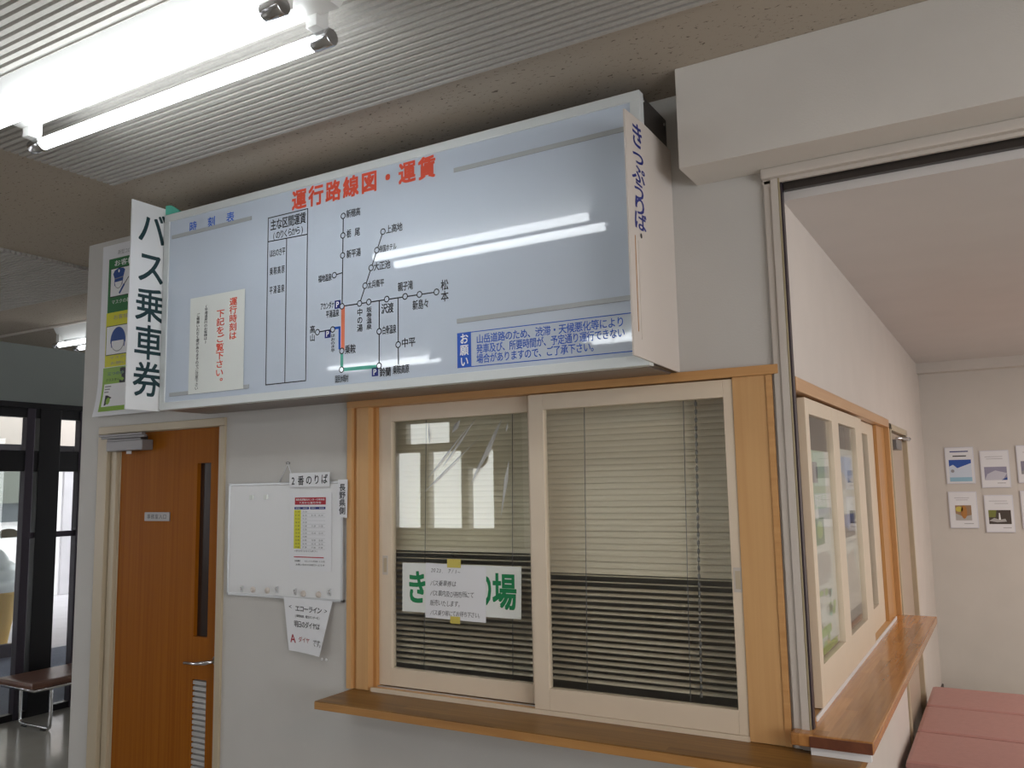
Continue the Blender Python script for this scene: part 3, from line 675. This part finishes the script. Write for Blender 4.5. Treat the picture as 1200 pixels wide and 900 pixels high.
# platform strip
o = MB(); F = FY(-.022); o.box(-2.615, -2.392, -.0225, -.0215, 1.712, 1.770, 'paper'); 
for c, u in zip('2番のりば', (-2.594, -2.550, -2.505, -2.462, -2.420)): o.ch(F, c, u, 1.740+(u+2.505)*.03, .036, .042, 'ink', .03)
o = o.build('platform_notice', normals=False); origin(o, (-2.5, -.022, 1.712)); tag(o, 'white paper strip naming boarding platform 2 above the whiteboard', 'notice')
o = MB(); o.prism([(-2.347, -.0225, 1.738), (-2.296, -.0225, 1.738), (-2.299, -.0225, 1.584), (-2.349, -.0225, 1.590)], (0, .001, 0), 'paper'); F = FY(-.0225); o.vtext(F, '長野県側', -2.323, 1.722, 1.598, .034, 'ink', .03)
o = o.build('prefecture_notice', normals=False); origin(o, (-2.32, -.022, 1.584)); tag(o, 'narrow vertical white paper strip at the right edge of the whiteboard', 'notice')
# timetable
tt = thing('timetable_sheet', (-2.5, -.014, 1.37), 'printed timetable sheet with red heading and yellow column on the whiteboard', 'timetable')
b = MB(); b.box(-2.616, -2.386, -.0165, -.0155, 1.370, 1.686, 'paper'); b.build('sheet', tt)
F = FY(-.0165); b = MB()
b.rect(F, -2.588, 1.638, -2.416, 1.668, 'dred'); b.htext(F, '乗鞍高原観光センター行時刻表', -2.582, -2.422, 1.659, .009, 'white', .01, 1); b.htext(F, '7月から運行予定', -2.565, -2.44, 1.646, .009, 'white', .01, 1)
b.rect(F, -2.590, 1.619, -2.508, 1.629, 'navy'); b.rect(F, -2.502, 1.619, -2.418, 1.629, 'navy')
for u in (-2.57, -2.53, -2.485, -2.44): b.htext(F, '発時刻', u-.012, u+.014, 1.624, .006, 'white', .0, 1)
b.rect(F, -2.592, 1.458, -2.553, 1.617, 'yellow')
tms = ['7:10', '8:10', '9:15', '10:10', '11:20', '12:05', '13:10', '14:00', '15:05', '16:10', '17:00']
for k, t in enumerate(tms):
    z = 1.609-.0145*k
    for u in (-2.572, -2.531): b.htext(F, t, u-.012, u+.012, z, .009, 'ink', .02, 1, cw=.008)
    if k in (1, 4, 6, 8, 9, 10):
        for u in (-2.482, -2.442): b.htext(F, t, u-.012, u+.012, z, .009, 'ink', .02, 1, cw=.008)
    b.line(F, -2.552, z-.007, -2.418, z-.007, .0007, 'grey')
b.htext(F, '※運休日がありますのでご注意下さい', -2.588, -2.46, 1.449, .008, 'ink', .0)
b.line(F, -2.590, 1.424, -2.425, 1.424, .004, 'dred'); b.htext(F, '往復運賃', -2.585, -2.555, 1.408, .008, 'ink', .02); b.htext(F, '大人2500円子供1250円', -2.53, -2.42, 1.408, .008, 'ink', .02); b.htext(F, 'お問い合わせは窓口へどうぞ', -2.58, -2.42, 1.393, .008, 'ink', .02)
b.build('print', tt, normals=False)
# line notice hanging below the whiteboard, its right side curling
ln_ = thing('line_notice', (-2.51, -.016, 1.04), 'white paper notice with a red letter A hanging from the bottom edge of the whiteboard', 'notice')
def FE(u, v, lay=0):    # u, v in 0..1 over the sheet
    xl = -2.645+.033*(1-v); xr = -2.377-.046*(1-v); x = xl+(xr-xl)*u
    z = 1.258+.0*u-(1-v)*(.213+.007*u)
    return Vector((x, -.017-.025*(1-v)*u*u-.0006*lay, z-.004*u*(v)))
b = MB(); vs = [[b.bm.verts.new(FE(i/6, j/6)) for i in range(7)] for j in range(7)]
for j in range(6):
    for i in range(6): b.face([vs[j][i], vs[j][i+1], vs[j+1][i+1], vs[j+1][i]], 'paper')
o = b.build('sheet', ln_); sm = o.modifiers.new('t', 'SOLIDIFY'); sm.thickness = .0008; sm.offset = 0
b = MB()
def F2(u, v, lay=0): return FE(u, v, lay+2)
b.ch(F2, '<', .13, .83, .12, .12, 'ink', .0); b.ch(F2, '>', .91, .81, .12, .12, 'ink', .0); nxt(p=ln_); b.htext(F2, 'エコーライン', .24, .82, .81, .125, 'ink', .025, cw=.11)
nxt(p=ln_); b.htext(F2, '(乗鞍高原、観光センター行)', .22, .82, .67, .055, 'ink', .01); nxt(p=ln_); b.htext(F2, '明日のダイヤは', .20, .84, .52, .13, 'ink', .01, cw=.10)
nxt(p=ln_); b.ch(F2, 'A', .15, .24, .22, .22, 'dred', .02); b.htext(F2, 'ダイヤ', .30, .62, .24, .11, 'dred', .0, cw=.11); b.htext(F2, 'です。', .72, 1.04, .22, .14, 'ink', .0, cw=.12)
b.build('lettering', ln_, normals=False)
b = MB()
for dx in (0, .022): b.lathe([(.006, 0), (.005, -.003)], (-2.445+dx, -.001, 1.020), 'white_panel', 10, 'y')
o = b.build('wall_pin'); origin(o, (-2.434, 0, 1.02)); tag(o, 'pair of tiny white pins in the wall below the hanging notice', 'pin')

# ================================================================ WINDOW PAPERS
GY = .0585     # outer face of the left pane
tk = thing('ticket_office_notice', (-1.8, GY, 1.22), 'wide white sign with bold green lettering on the left window pane behind the handwritten sheet', 'sign')
b = MB(); b.prism([(-2.083, GY-.0012, 1.408), (-1.545, GY-.0012, 1.408), (-1.550, GY-.0012, 1.222), (-2.084, GY-.0012, 1.222)], (0, .001, 0), 'paper_warm'); b.build('sheet', tk)
F = FY(GY-.0012); b = MB()
for c, u in zip('きっぷ売り場', (-2.012, -1.93, -1.85, -1.77, -1.703, -1.618)): b.ch(F, c, u, 1.318, .105 if c != 'り' else .09, .135, 'tgreen', .045)
b.build('lettering', tk, normals=False)
hn = thing('handwritten_notice', (-1.83, GY-.003, 1.2), 'handwritten white paper sheet taped over the green lettered sign on the window', 'notice')
b = MB(); b.prism([(-1.968, GY-.0035, 1.411), (-1.694, GY-.0035, 1.403), (-1.699, GY-.0035, 1.201), (-1.972, GY-.0035, 1.205)], (0, .001, 0), 'paper'); b.build('sheet', hn)
F = FY(GY-.0035); b = MB()
b.htext(F, '2023.', -1.945, -1.882, 1.383, .020, 'ink', -.006, cw=.02, slant=.2, jit=.05); b.htext(F, '7/1~', -1.866, -1.806, 1.382, .020, 'ink', -.006, cw=.022, slant=.2, jit=.05)
nxt('handwriting', hn); b.htext(F, 'バス乗車券は', -1.948, -1.828, 1.336, .024, 'ink', -.004, cw=.021, slant=.2, jit=.05)
nxt('handwriting', hn); b.htext(F, 'バス車内及び券売所にて', -1.948, -1.748, 1.298, .024, 'ink', -.004, cw=.020, slant=.2, jit=.05)
nxt('handwriting', hn); b.htext(F, '販売いたします。', -1.948, -1.800, 1.262, .024, 'ink', -.004, cw=.020, slant=.2, jit=.05)
nxt('handwriting', hn); b.htext(F, 'バス乗り場にてお待ち下さい。', -1.948, -1.712, 1.226, .022, 'ink', -.004, cw=.018, slant=.2, jit=.05)
b.build('handwriting', hn, normals=False)
for (x0, x1, z0, z1) in ((-1.868, -1.806, 1.396, 1.428), (-1.856, -1.812, 1.190, 1.216)):
    b = MB(); b.box(x0, x1, GY-.0046, GY-.0038, z0, z1, 'tape'); tag(b.build('tape', hn), 'yellow tape')
# creased clear film on the left pane
fl = thing('plastic_film', (-1.8, GY, 1.5), 'creased clear plastic film over the upper part of the left window pane', 'film')
b = MB(); b.box(-2.105, -1.53, GY-.0040, GY-.0030, 1.47, 1.975, 'film'); b.build('sheet', fl)
def crease(p, q, w, mid=.5):
    m = MB(); P = Vector((p[0], GY-.004, p[1])); Q = Vector((q[0], GY-.004, q[1])); d = (Q-P).normalized(); n = Vector((-d.z, 0, d.x))
    c = P+(Q-P)*mid; up = Vector((0, -.003, 0))
    a1, a2 = m.bm.verts.new(c+n*w), m.bm.verts.new(c-n*w); t = m.bm.verts.new(c+up); p0, p1 = m.bm.verts.new(P), m.bm.verts.new(Q)
    for A in ((p0, a1, t), (p0, t, a2), (p1, t, a1), (p1, a2, t), (p0, a2, a1), (p1, a1, a2)): m.face(A, 'crease')
    m.build('crease', fl)
crease((-1.724, 1.962), (-1.890, 1.770), .006); crease((-1.74, 1.95), (-1.975, 1.715), .004); crease((-1.70, 1.895), (-1.985, 1.672), .004, .7)
crease((-1.612, 1.95), (-1.715, 1.765), .010, .6); crease((-1.625, 1.94), (-1.76, 1.70), .006, .7); crease((-1.588, 1.935), (-1.598, 1.895), .005); crease((-1.586, 1.80), (-1.628, 1.575), .008, .35)
crease((-1.80, 1.955), (-1.84, 1.905), .012); crease((-1.95, 1.955), (-1.945, 1.86), .004)

# poster and painted reflection sheet behind the side window panes
def pane_sheet(name, y0, y1, z0, z1, label):
    t = thing(name, (SX-.045, (y0+y1)/2, z0), label, 'poster'); m = MB(); m.box(SX-.0205, SX-.0195, y0, y1, z0, z1, 'paper_warm'); m.build('sheet', t); return t
F = FX(SX-.0195)
lf = pane_sheet('illustrated_poster', .245, .655, 1.125, 1.80, 'green headed illustrated map poster behind the nearest pane of the side window')
b = MB(); b.rect(F, .245, 1.60, .56, 1.80, plain('mint_print', (.36, .52, .36), .5)); b.rect(F, .27, 1.69, .42, 1.76, 'office_dark', 1); b.htext(F, '乗鞍高原', .27, .54, 1.63, .05, 'paper', .0, 1); b.rect(F, .30, 1.48, .48, 1.57, 'pgreen', 1); b.disc(F, .40, 1.53, .05, .03, 'lgreen', 2)
b.disc(F, .42, 1.40, .16, .055, 'louvre', 1)
for k in range(22):
    u, v = random.uniform(.27, .62), random.uniform(1.15, 1.33); b.disc(F, u, v, random.uniform(.012, .035), random.uniform(.008, .016), random.choice(['lgreen', 'green', 'tape', 'louvre', 'orange', 'lgreen']), 1, 10)
b.rect(F, .25, 1.126, .60, 1.15, 'lgreen', 2); b.rect(F, .28, 1.18, .50, 1.21, 'lgreen', 2)
b.build('print', lf, normals=False)
lf = pane_sheet('reflected_photos_sheet', .80, 1.215, 1.125, 1.82, 'sheet painted with the reflection of two wall photos behind the second pane of the side window')  # back wall pictures' reflection in this pane, painted on a sheet
b = MB(); sk = plain('reflected_sky', (.22, .36, .62), .4); b.rect(F, .82, 1.66, 1.18, 1.79, sk); b.poly([F(*p, 1) for p in ((.82, 1.66), (.82, 1.70), (.93, 1.73), (1.05, 1.69), (1.18, 1.71), (1.18, 1.66))], 'louvre')
b.rect(F, .83, 1.47, 1.17, 1.56, 'capblue'); b.poly([F(*p, 1) for p in ((.83, 1.47), (.9, 1.52), (1.0, 1.50), (1.1, 1.53), (1.17, 1.49), (1.17, 1.47))], 'office_dark')
b.line(F, .80, 1.625, 1.215, 1.625, .004, 'grey'); b.line(F, .80, 1.45, 1.215, 1.45, .004, 'grey'); b.poly([F(*p) for p in ((.82, 1.13), (1.20, 1.13), (1.18, 1.30), (1.08, 1.42), (.95, 1.40), (.9, 1.3))], 'post'); b.rect(F, .82, 1.127, 1.21, 1.19, 'office_dark', 1)
b.build('print', lf, normals=False)

# ================================================================ PICTURES ON THE BACK WALL
PY = 4.65
def picture(x0, x1, z0, z1, kind, label):
    t = thing('framed_picture', ((x0+x1)/2, PY, z0), label, 'picture', 'framed photo sheets on the back wall')
    m = MB(); m.box(x0-.006, x1+.006, PY-.010, PY, z0-.006, z1+.006, plain('pale_edge', (.66, .67, .74), .4), .001); m.build('frame', t)
    m = MB(); m.box(x0, x1, PY-.0115, PY-.0095, z0, z1, 'paper'); m.build('sheet', t)
    G = FY(PY-.0115); w = x1-x0; h = z1-z0; U = lambda a: x0+a*w; V = lambda c: z0+c*h
    m = MB()
    R = lambda a0, c0, a1, c1, mat, lay=0: m.rect(G, U(a0), V(c0), U(a1), V(c1), mat, lay)
    Pq = lambda pts, mat, lay=1: m.poly([G(U(a), V(c), lay) for a, c in pts], mat)
    if kind == 0:
        R(.10, .04, .92, .66, plain('deep_sky', (.03, .10, .42), .4)); Pq([(.10, .16), (.92, .16), (.92, .56), (.70, .50), (.40, .42), (.25, .52), (.10, .47)], plain('snow', (.62, .70, .82), .5)); R(.10, .04, .92, .16, plain('ice', (.30, .52, .66), .5), 2)
        R(.16, .88, .84, .91, 'navy'); R(.26, .75, .76, .78, 'ink'); m.disc(G, U(.22), V(.34), .012, .012, 'grey', 3)
    elif kind == 1:
        R(.10, .19, .92, .56, plain('mist', (.30, .29, .40), .5)); Pq([(.10, .19), (.75, .19), (.92, .38), (.5, .46), (.2, .36)], plain('cloud', (.55, .55, .63), .5)); Pq([(.70, .19), (.92, .19), (.92, .27)], 'capblue', 2)
        R(.15, .84, .80, .85, 'grey'); R(.2, .78, .8, .79, 'grey'); R(.55, .1, .85, .115, 'grey')
    elif kind == 2:
        R(.20, .20, .80, .63, plain('autumn', (.34, .22, .13), .5)); Pq([(.20, .20), (.8, .20), (.8, .36), (.5, .30), (.2, .40)], 'louvre'); m.disc(G, U(.52), V(.44), .02, .05, plain('leaf_orange', (.45, .20, .05), .5), 2); m.disc(G, U(.35), V(.52), .025, .02, 'tape', 2)
        R(.2, .84, .75, .85, 'grey'); R(.25, .78, .7, .79, 'grey'); R(.5, .1, .85, .115, 'grey')
    elif kind == 3:
        R(.10, .21, .92, .60, plain('forest', (.07, .055, .045), .5)); Pq([(.10, .40), (.35, .40), (.40, .60), (.10, .60)], plain('moss', (.20, .22, .05), .5)); Pq([(.10, .30), (.3, .38), (.5, .33), (.7, .36), (.75, .28), (.4, .26)], 'louvre', 2); Pq([(.46, .33), (.54, .33), (.52, .52), (.48, .52)], 'white', 3)
        R(.15, .85, .82, .86, 'grey'); R(.35, .78, .85, .79, 'grey'); R(.6, .1, .9, .115, 'grey')
    else:
        R(.10, .22, .92, .58, plain('dusk', (.25, .24, .32), .5)); Pq([(.1, .22), (.92, .22), (.92, .32), (.5, .42), (.1, .30)], 'grey'); R(.2, .82, .8, .83, 'grey')
    m.build('print', t, normals=False)
picture(-.401, -.219, 1.655, 1.919, 0, 'blue sky snow slope photo sheet, top left on the back wall')
picture(-.168, .010, 1.621, 1.886, 1, 'misty grey mountain photo sheet, right of the blue snow slope one')
picture(-.400, -.221, 1.322, 1.583, 2, 'autumn coloured photo sheet, bottom left on the back wall')
picture(-.164, .012, 1.293, 1.555, 3, 'dark waterfall photo sheet, right of the autumn coloured one')
picture(.070, .250, 1.653, 1.917, 4, 'photo sheet cut by the picture edge, top right on the back wall')
picture(.072, .250, 1.324, 1.584, 4, 'photo sheet cut by the picture edge, bottom right on the back wall')

# ================================================================ RED BENCH SEATS
def red_seat(y0, y1, label):
    t = thing('vinyl_bench', (.3, (y0+y1)/2, 0), label, 'bench', 'red vinyl benches in the side room')
    m = MB(); m.box(-.512, 1.4, y0, y1, .33, .402, 'vinyl_red', .022); m.build('seat', t)
    m = MB(); m.box(-.48, 1.36, y0+.02, y1-.02, .28, .332, 'dark_metal', .004); m.build('base_frame', t)
    for x in (-.44, 1.32):
        for y in (y0+.06, y1-.06): q = MB(); q.box(x-.02, x+.02, y-.02, y+.02, 0, .285, 'dark_metal', .003); q.build('leg', t)
red_seat(2.905, 3.425, 'farthest red vinyl bench against the back of the side room')
red_seat(2.342, 2.900, 'middle red vinyl bench in the side room')
red_seat(1.780, 2.337, 'nearest red vinyl bench beside the side counter')

# ================================================================ FLUORESCENT FIXTURES
def fixture():
    t = thing('fluorescent_fixture', (-2.06, -1.185, CZ), '', 'ceiling lamp', 'twin tube fluorescent fixtures')
    m = MB(); x0, x1 = -2.72, -1.36
    m.prism([(x0, -1.300, CZ), (x0, -1.070, CZ), (x0, -1.130, CZ-.10), (x0, -1.240, CZ-.10)], (x1-x0, 0, 0), 'fixture')
    for x in (-2.45, -1.70): m.lathe([(.007, 0), (.006, -.003)], (x, -1.185, CZ-.1), 'steel', 10)
    m.build('body', t)
    for y, s in ((-1.100, 1), (-1.270, -1)):
        zc = 2.852
        for xa, xb in ((-2.73, -2.665), (-1.475, -1.410)):
            m = MB(); m.lathe([(.021, 0), (.0235, .004), (.0235, xb-xa-.004), (.021, xb-xa)], (xa, y, zc), 'steel', 20, 'x'); xm = (xa+xb)/2
            m.box(xm-.018, xm+.018, min(y, y-s*.045), max(y, y-s*.045), zc+.016, zc+.085, 'fixture', .002)
            tag(m.build('lamp_socket', t), 'polished metal end cap')
        m = MB(); m.tube([(-2.672, y, zc), (-1.468, y, zc)], .0190, 'tube', 20); tag(m.build('tube', t), 'lit white tube')
    return t
f0 = fixture(); f0['label'] = 'lit twin tube fluorescent lamp on the ribbed ceiling in front of the sign'
for dx, dy, lb in ((-3.62, 2.47, 'lit fluorescent lamp in the far corner over the entrance'), (-2.90, -2.85, 'left lamp of the rear row behind the viewpoint'), (-.20, -2.85, 'right lamp of the rear row behind the viewpoint')):
    f = copy_tree(f0); f.location = f0.location+Vector((dx, dy, 0)); f['label'] = lb
    if dy > 0:                                  # the far lamp burns weaker
        for h in f.children:
            if h.name.startswith('tube'): h.data = h.data.copy(); h.data.materials[0] = M['tube_weak']

# ================================================================ ENTRANCE (LEFT)
gp = thing('entrance_partition', (-6.7, 1.9, 0), 'black framed glass windbreak partition at the entrance', 'partition')
gx0, gx1 = -6.73, -6.67
b = MB()
b.box(gx0-.02, gx1+.02, .45, 3.6, 2.385, 2.43, 'black', .004); b.box(gx0, gx1, .45, 3.6, 1.885, 2.05, 'black', .004); b.box(gx0, gx1, .45, 3.6, 0, .05, 'black', .004); b.box(gx0, gx1, .45, 3.6, 2.31, 2.385, 'black', .003)
b.box(gx0+.01, gx1-.01, 1.22, 1.70, 1.36, 1.405, 'bronze', .003)
b.build('rails', gp)
for y0, y1, m_ in ((1.300, 1.475, 'black'), (1.195, 1.260, 'bronze'), (1.640, 1.700, 'bronze'), (.45, .51, 'black'), (2.6, 2.68, 'black'), (3.54, 3.6, 'black')):
    b = MB(); b.box(gx0-(.03 if m_ == 'black' else 0), gx1+.01, y0, y1, 0, 2.39, m_, .004); b.build('post', gp)
b = MB(); b.box(-6.703, -6.697, .5, 3.55, .05, 2.31, 'glass'); b.build('pane', gp)
og = thing('entrance_door', (-9.3, 2.6, 0), 'outer glass entrance doors beyond the windbreak partition', 'door')
b = MB()
b.box(-9.33, -9.27, .6, 5.2, 2.05, 2.25, 'bronze', .004); b.box(-9.33, -9.27, .6, 2.86, 0, .14, 'bronze', .004); b.box(-9.33, -9.27, .6, 5.2, 2.70, 2.80, 'black', .004)
for y in (.6, 1.70, 2.76): b.box(-9.33, -9.27, y, y+.10, 0, 2.7, 'bronze', .004)
b.box(-9.33, -9.27, 5.1, 5.2, 0, 2.7, 'bronze', .004)
b.build('door_frame', og)
b = MB(); b.box(-9.303, -9.297, .7, 2.80, .14, 2.70, 'glass'); b.build('pane', og)
b = MB(); b.box(-12.6, -7.42, -2, 12, 3.05, 3.15, 'wall'); S(b.build('ceiling_porch'), 'pale porch soffit outside the entrance', 'ceiling')  # soffit extended outward to shade the forecourt and building
b = MB(); b.box(-9.35, -6.75, .45, 5.2, -.02, .004, 'mat'); S(b.build('floor_mat'), 'blue grey mat in the entrance porch', 'floor')
b = MB(); b.box(-40, -9.35, -25, 30, -.14, -.04, 'pave'); b.box(-9.35, -7.3, .1, 5.6, -.14, -.02, 'pave'); b.box(-9.35, -7.3, 5.6, 30, -.14, -.04, 'pave'); S(b.build('ground'), 'pale paving outside', 'ground')
# bench
bn = thing('waiting_bench', (-6.32, 1.8, 0), 'low brown vinyl bench on chrome loop legs by the entrance glass', 'bench')
b = MB(); b.box(-6.54, -6.09, .99, 2.65, .322, .372, 'vinyl_brown', .022); b.build('seat', bn)
b = MB(); b.tube([(-6.52, 1.02, .312), (-6.11, 1.02, .312), (-6.11, 2.62, .312), (-6.52, 2.62, .312)], .012, 'steel', 10, closed=True); b.build('seat_rail', bn)
for y in (1.16, 2.45):
    b = MB(); P = []
    for cx, cz, a0 in ((-6.17, .27, 0), (-6.47, .27, 90), (-6.47, .055, 180), (-6.17, .055, 270)):
        for k in range(5): a = math.radians(a0+22.5*k); P.append((cx+.042*math.cos(a), y, cz+.042*math.sin(a)))
    b.tube(P, .0125, 'steel', 10, closed=True)
    lg = b.build('leg', bn)
    for x in (-6.20, -6.44): b = MB(); b.box(x-.03, x+.03, y-.016, y+.016, .0, .006, 'rubber', .001); b.build('foot_pad', lg)
# soft serve display
ic = thing('soft_serve_display', (-10.15, 2.97, -.04), 'large soft serve ice cream cone display outside the entrance', 'display')
cx, cy = -10.15, 2.97
b = MB(); b.lathe([(.10, 0), (.10, .04), (.115, .05), (.205, .60), (.225, .61), (.225, .66)], (cx, cy, -.04), 'cone', 28); tag(b.build('cone', ic), 'orange wafer cone')
b = MB(); b.lathe([(.20, .62), (.245, .66), (.25, .70), (.235, .74), (.20, .76), (.215, .79), (.21, .84), (.19, .87), (.155, .885), (.165, .91), (.155, .95), (.12, .98), (.09, .99), (.09, 1.02), (.06, 1.06), (.03, 1.10), (.005, 1.12)], (cx, cy, -.04), 'cream_ice', 28); tag(b.build('swirl', ic), 'white cream swirl')
cs = thing('cloud_sign', (-9.8, 2.3, 1.27), 'brown cloud shaped shop sign board outside the left pane', 'sign')
b = MB(); P = [(-9.62, 1.4, 1.235), (-9.62, 2.86, 1.235)]
for k in range(6):
    c0 = 2.76-.2*k
    for a in range(0, 181, 30): P.append((-9.62, c0+.10*math.cos(math.radians(a)), 1.285+.05*math.sin(math.radians(a))+.015*(k % 2)))
b.prism(P, (-.03, 0, 0), 'brownsign'); b.build('board', cs)
for y in (1.6, 2.3): b = MB(); b.box(-9.66, -9.63, y-.02, y+.02, -.04, 1.25, 'brownsign'); b.build('post', cs)
# buildings outside
ob = thing('white_building', (-14.5, 4, -.04), 'white walled building across the forecourt', 'building')
b = MB(); b.box(-14.9, -14.5, -6, 16, -.04, 6, 'outwall'); b.build('wall', ob)
b = MB(); b.box(-14.55, -14.40, -6, 5.78, 1.57, 2.27, plain('awning_grey', (.13, .14, .12), .8)); tag(b.build('awning', ob), 'grey green awning')
b = MB(); b.box(-14.52, -14.45, -6, 5.78, 1.26, 1.57, plain('shade_grey', (.055, .065, .075), .5)); tag(b.build('shop_window', ob), 'dark window strip')
b = MB(); b.box(-14.55, -14.40, 5.80, 6.15, 1.72, 2.27, plain('purple_grey', (.10, .08, .09), .7)); b.build('shutter_box', ob)
b = MB(); b.box(-14.52, -14.46, 5.8, 6.15, 1.22, 1.32, plain('blue_band', (.32, .42, .62), .5)); tag(b.build('band', ob), 'blue band')
b = MB(); b.box(-14.56, -14.36, -6, 16, 2.28, 3.3, plain('fascia', (.34, .295, .265), .8)); tag(b.build('fascia', ob), 'beige fascia')
b = MB(); b.box(-14.52, -14.45, 6.4, 7.4, -.04, 2.1, 'pave', .01); b.build('shutter', ob)
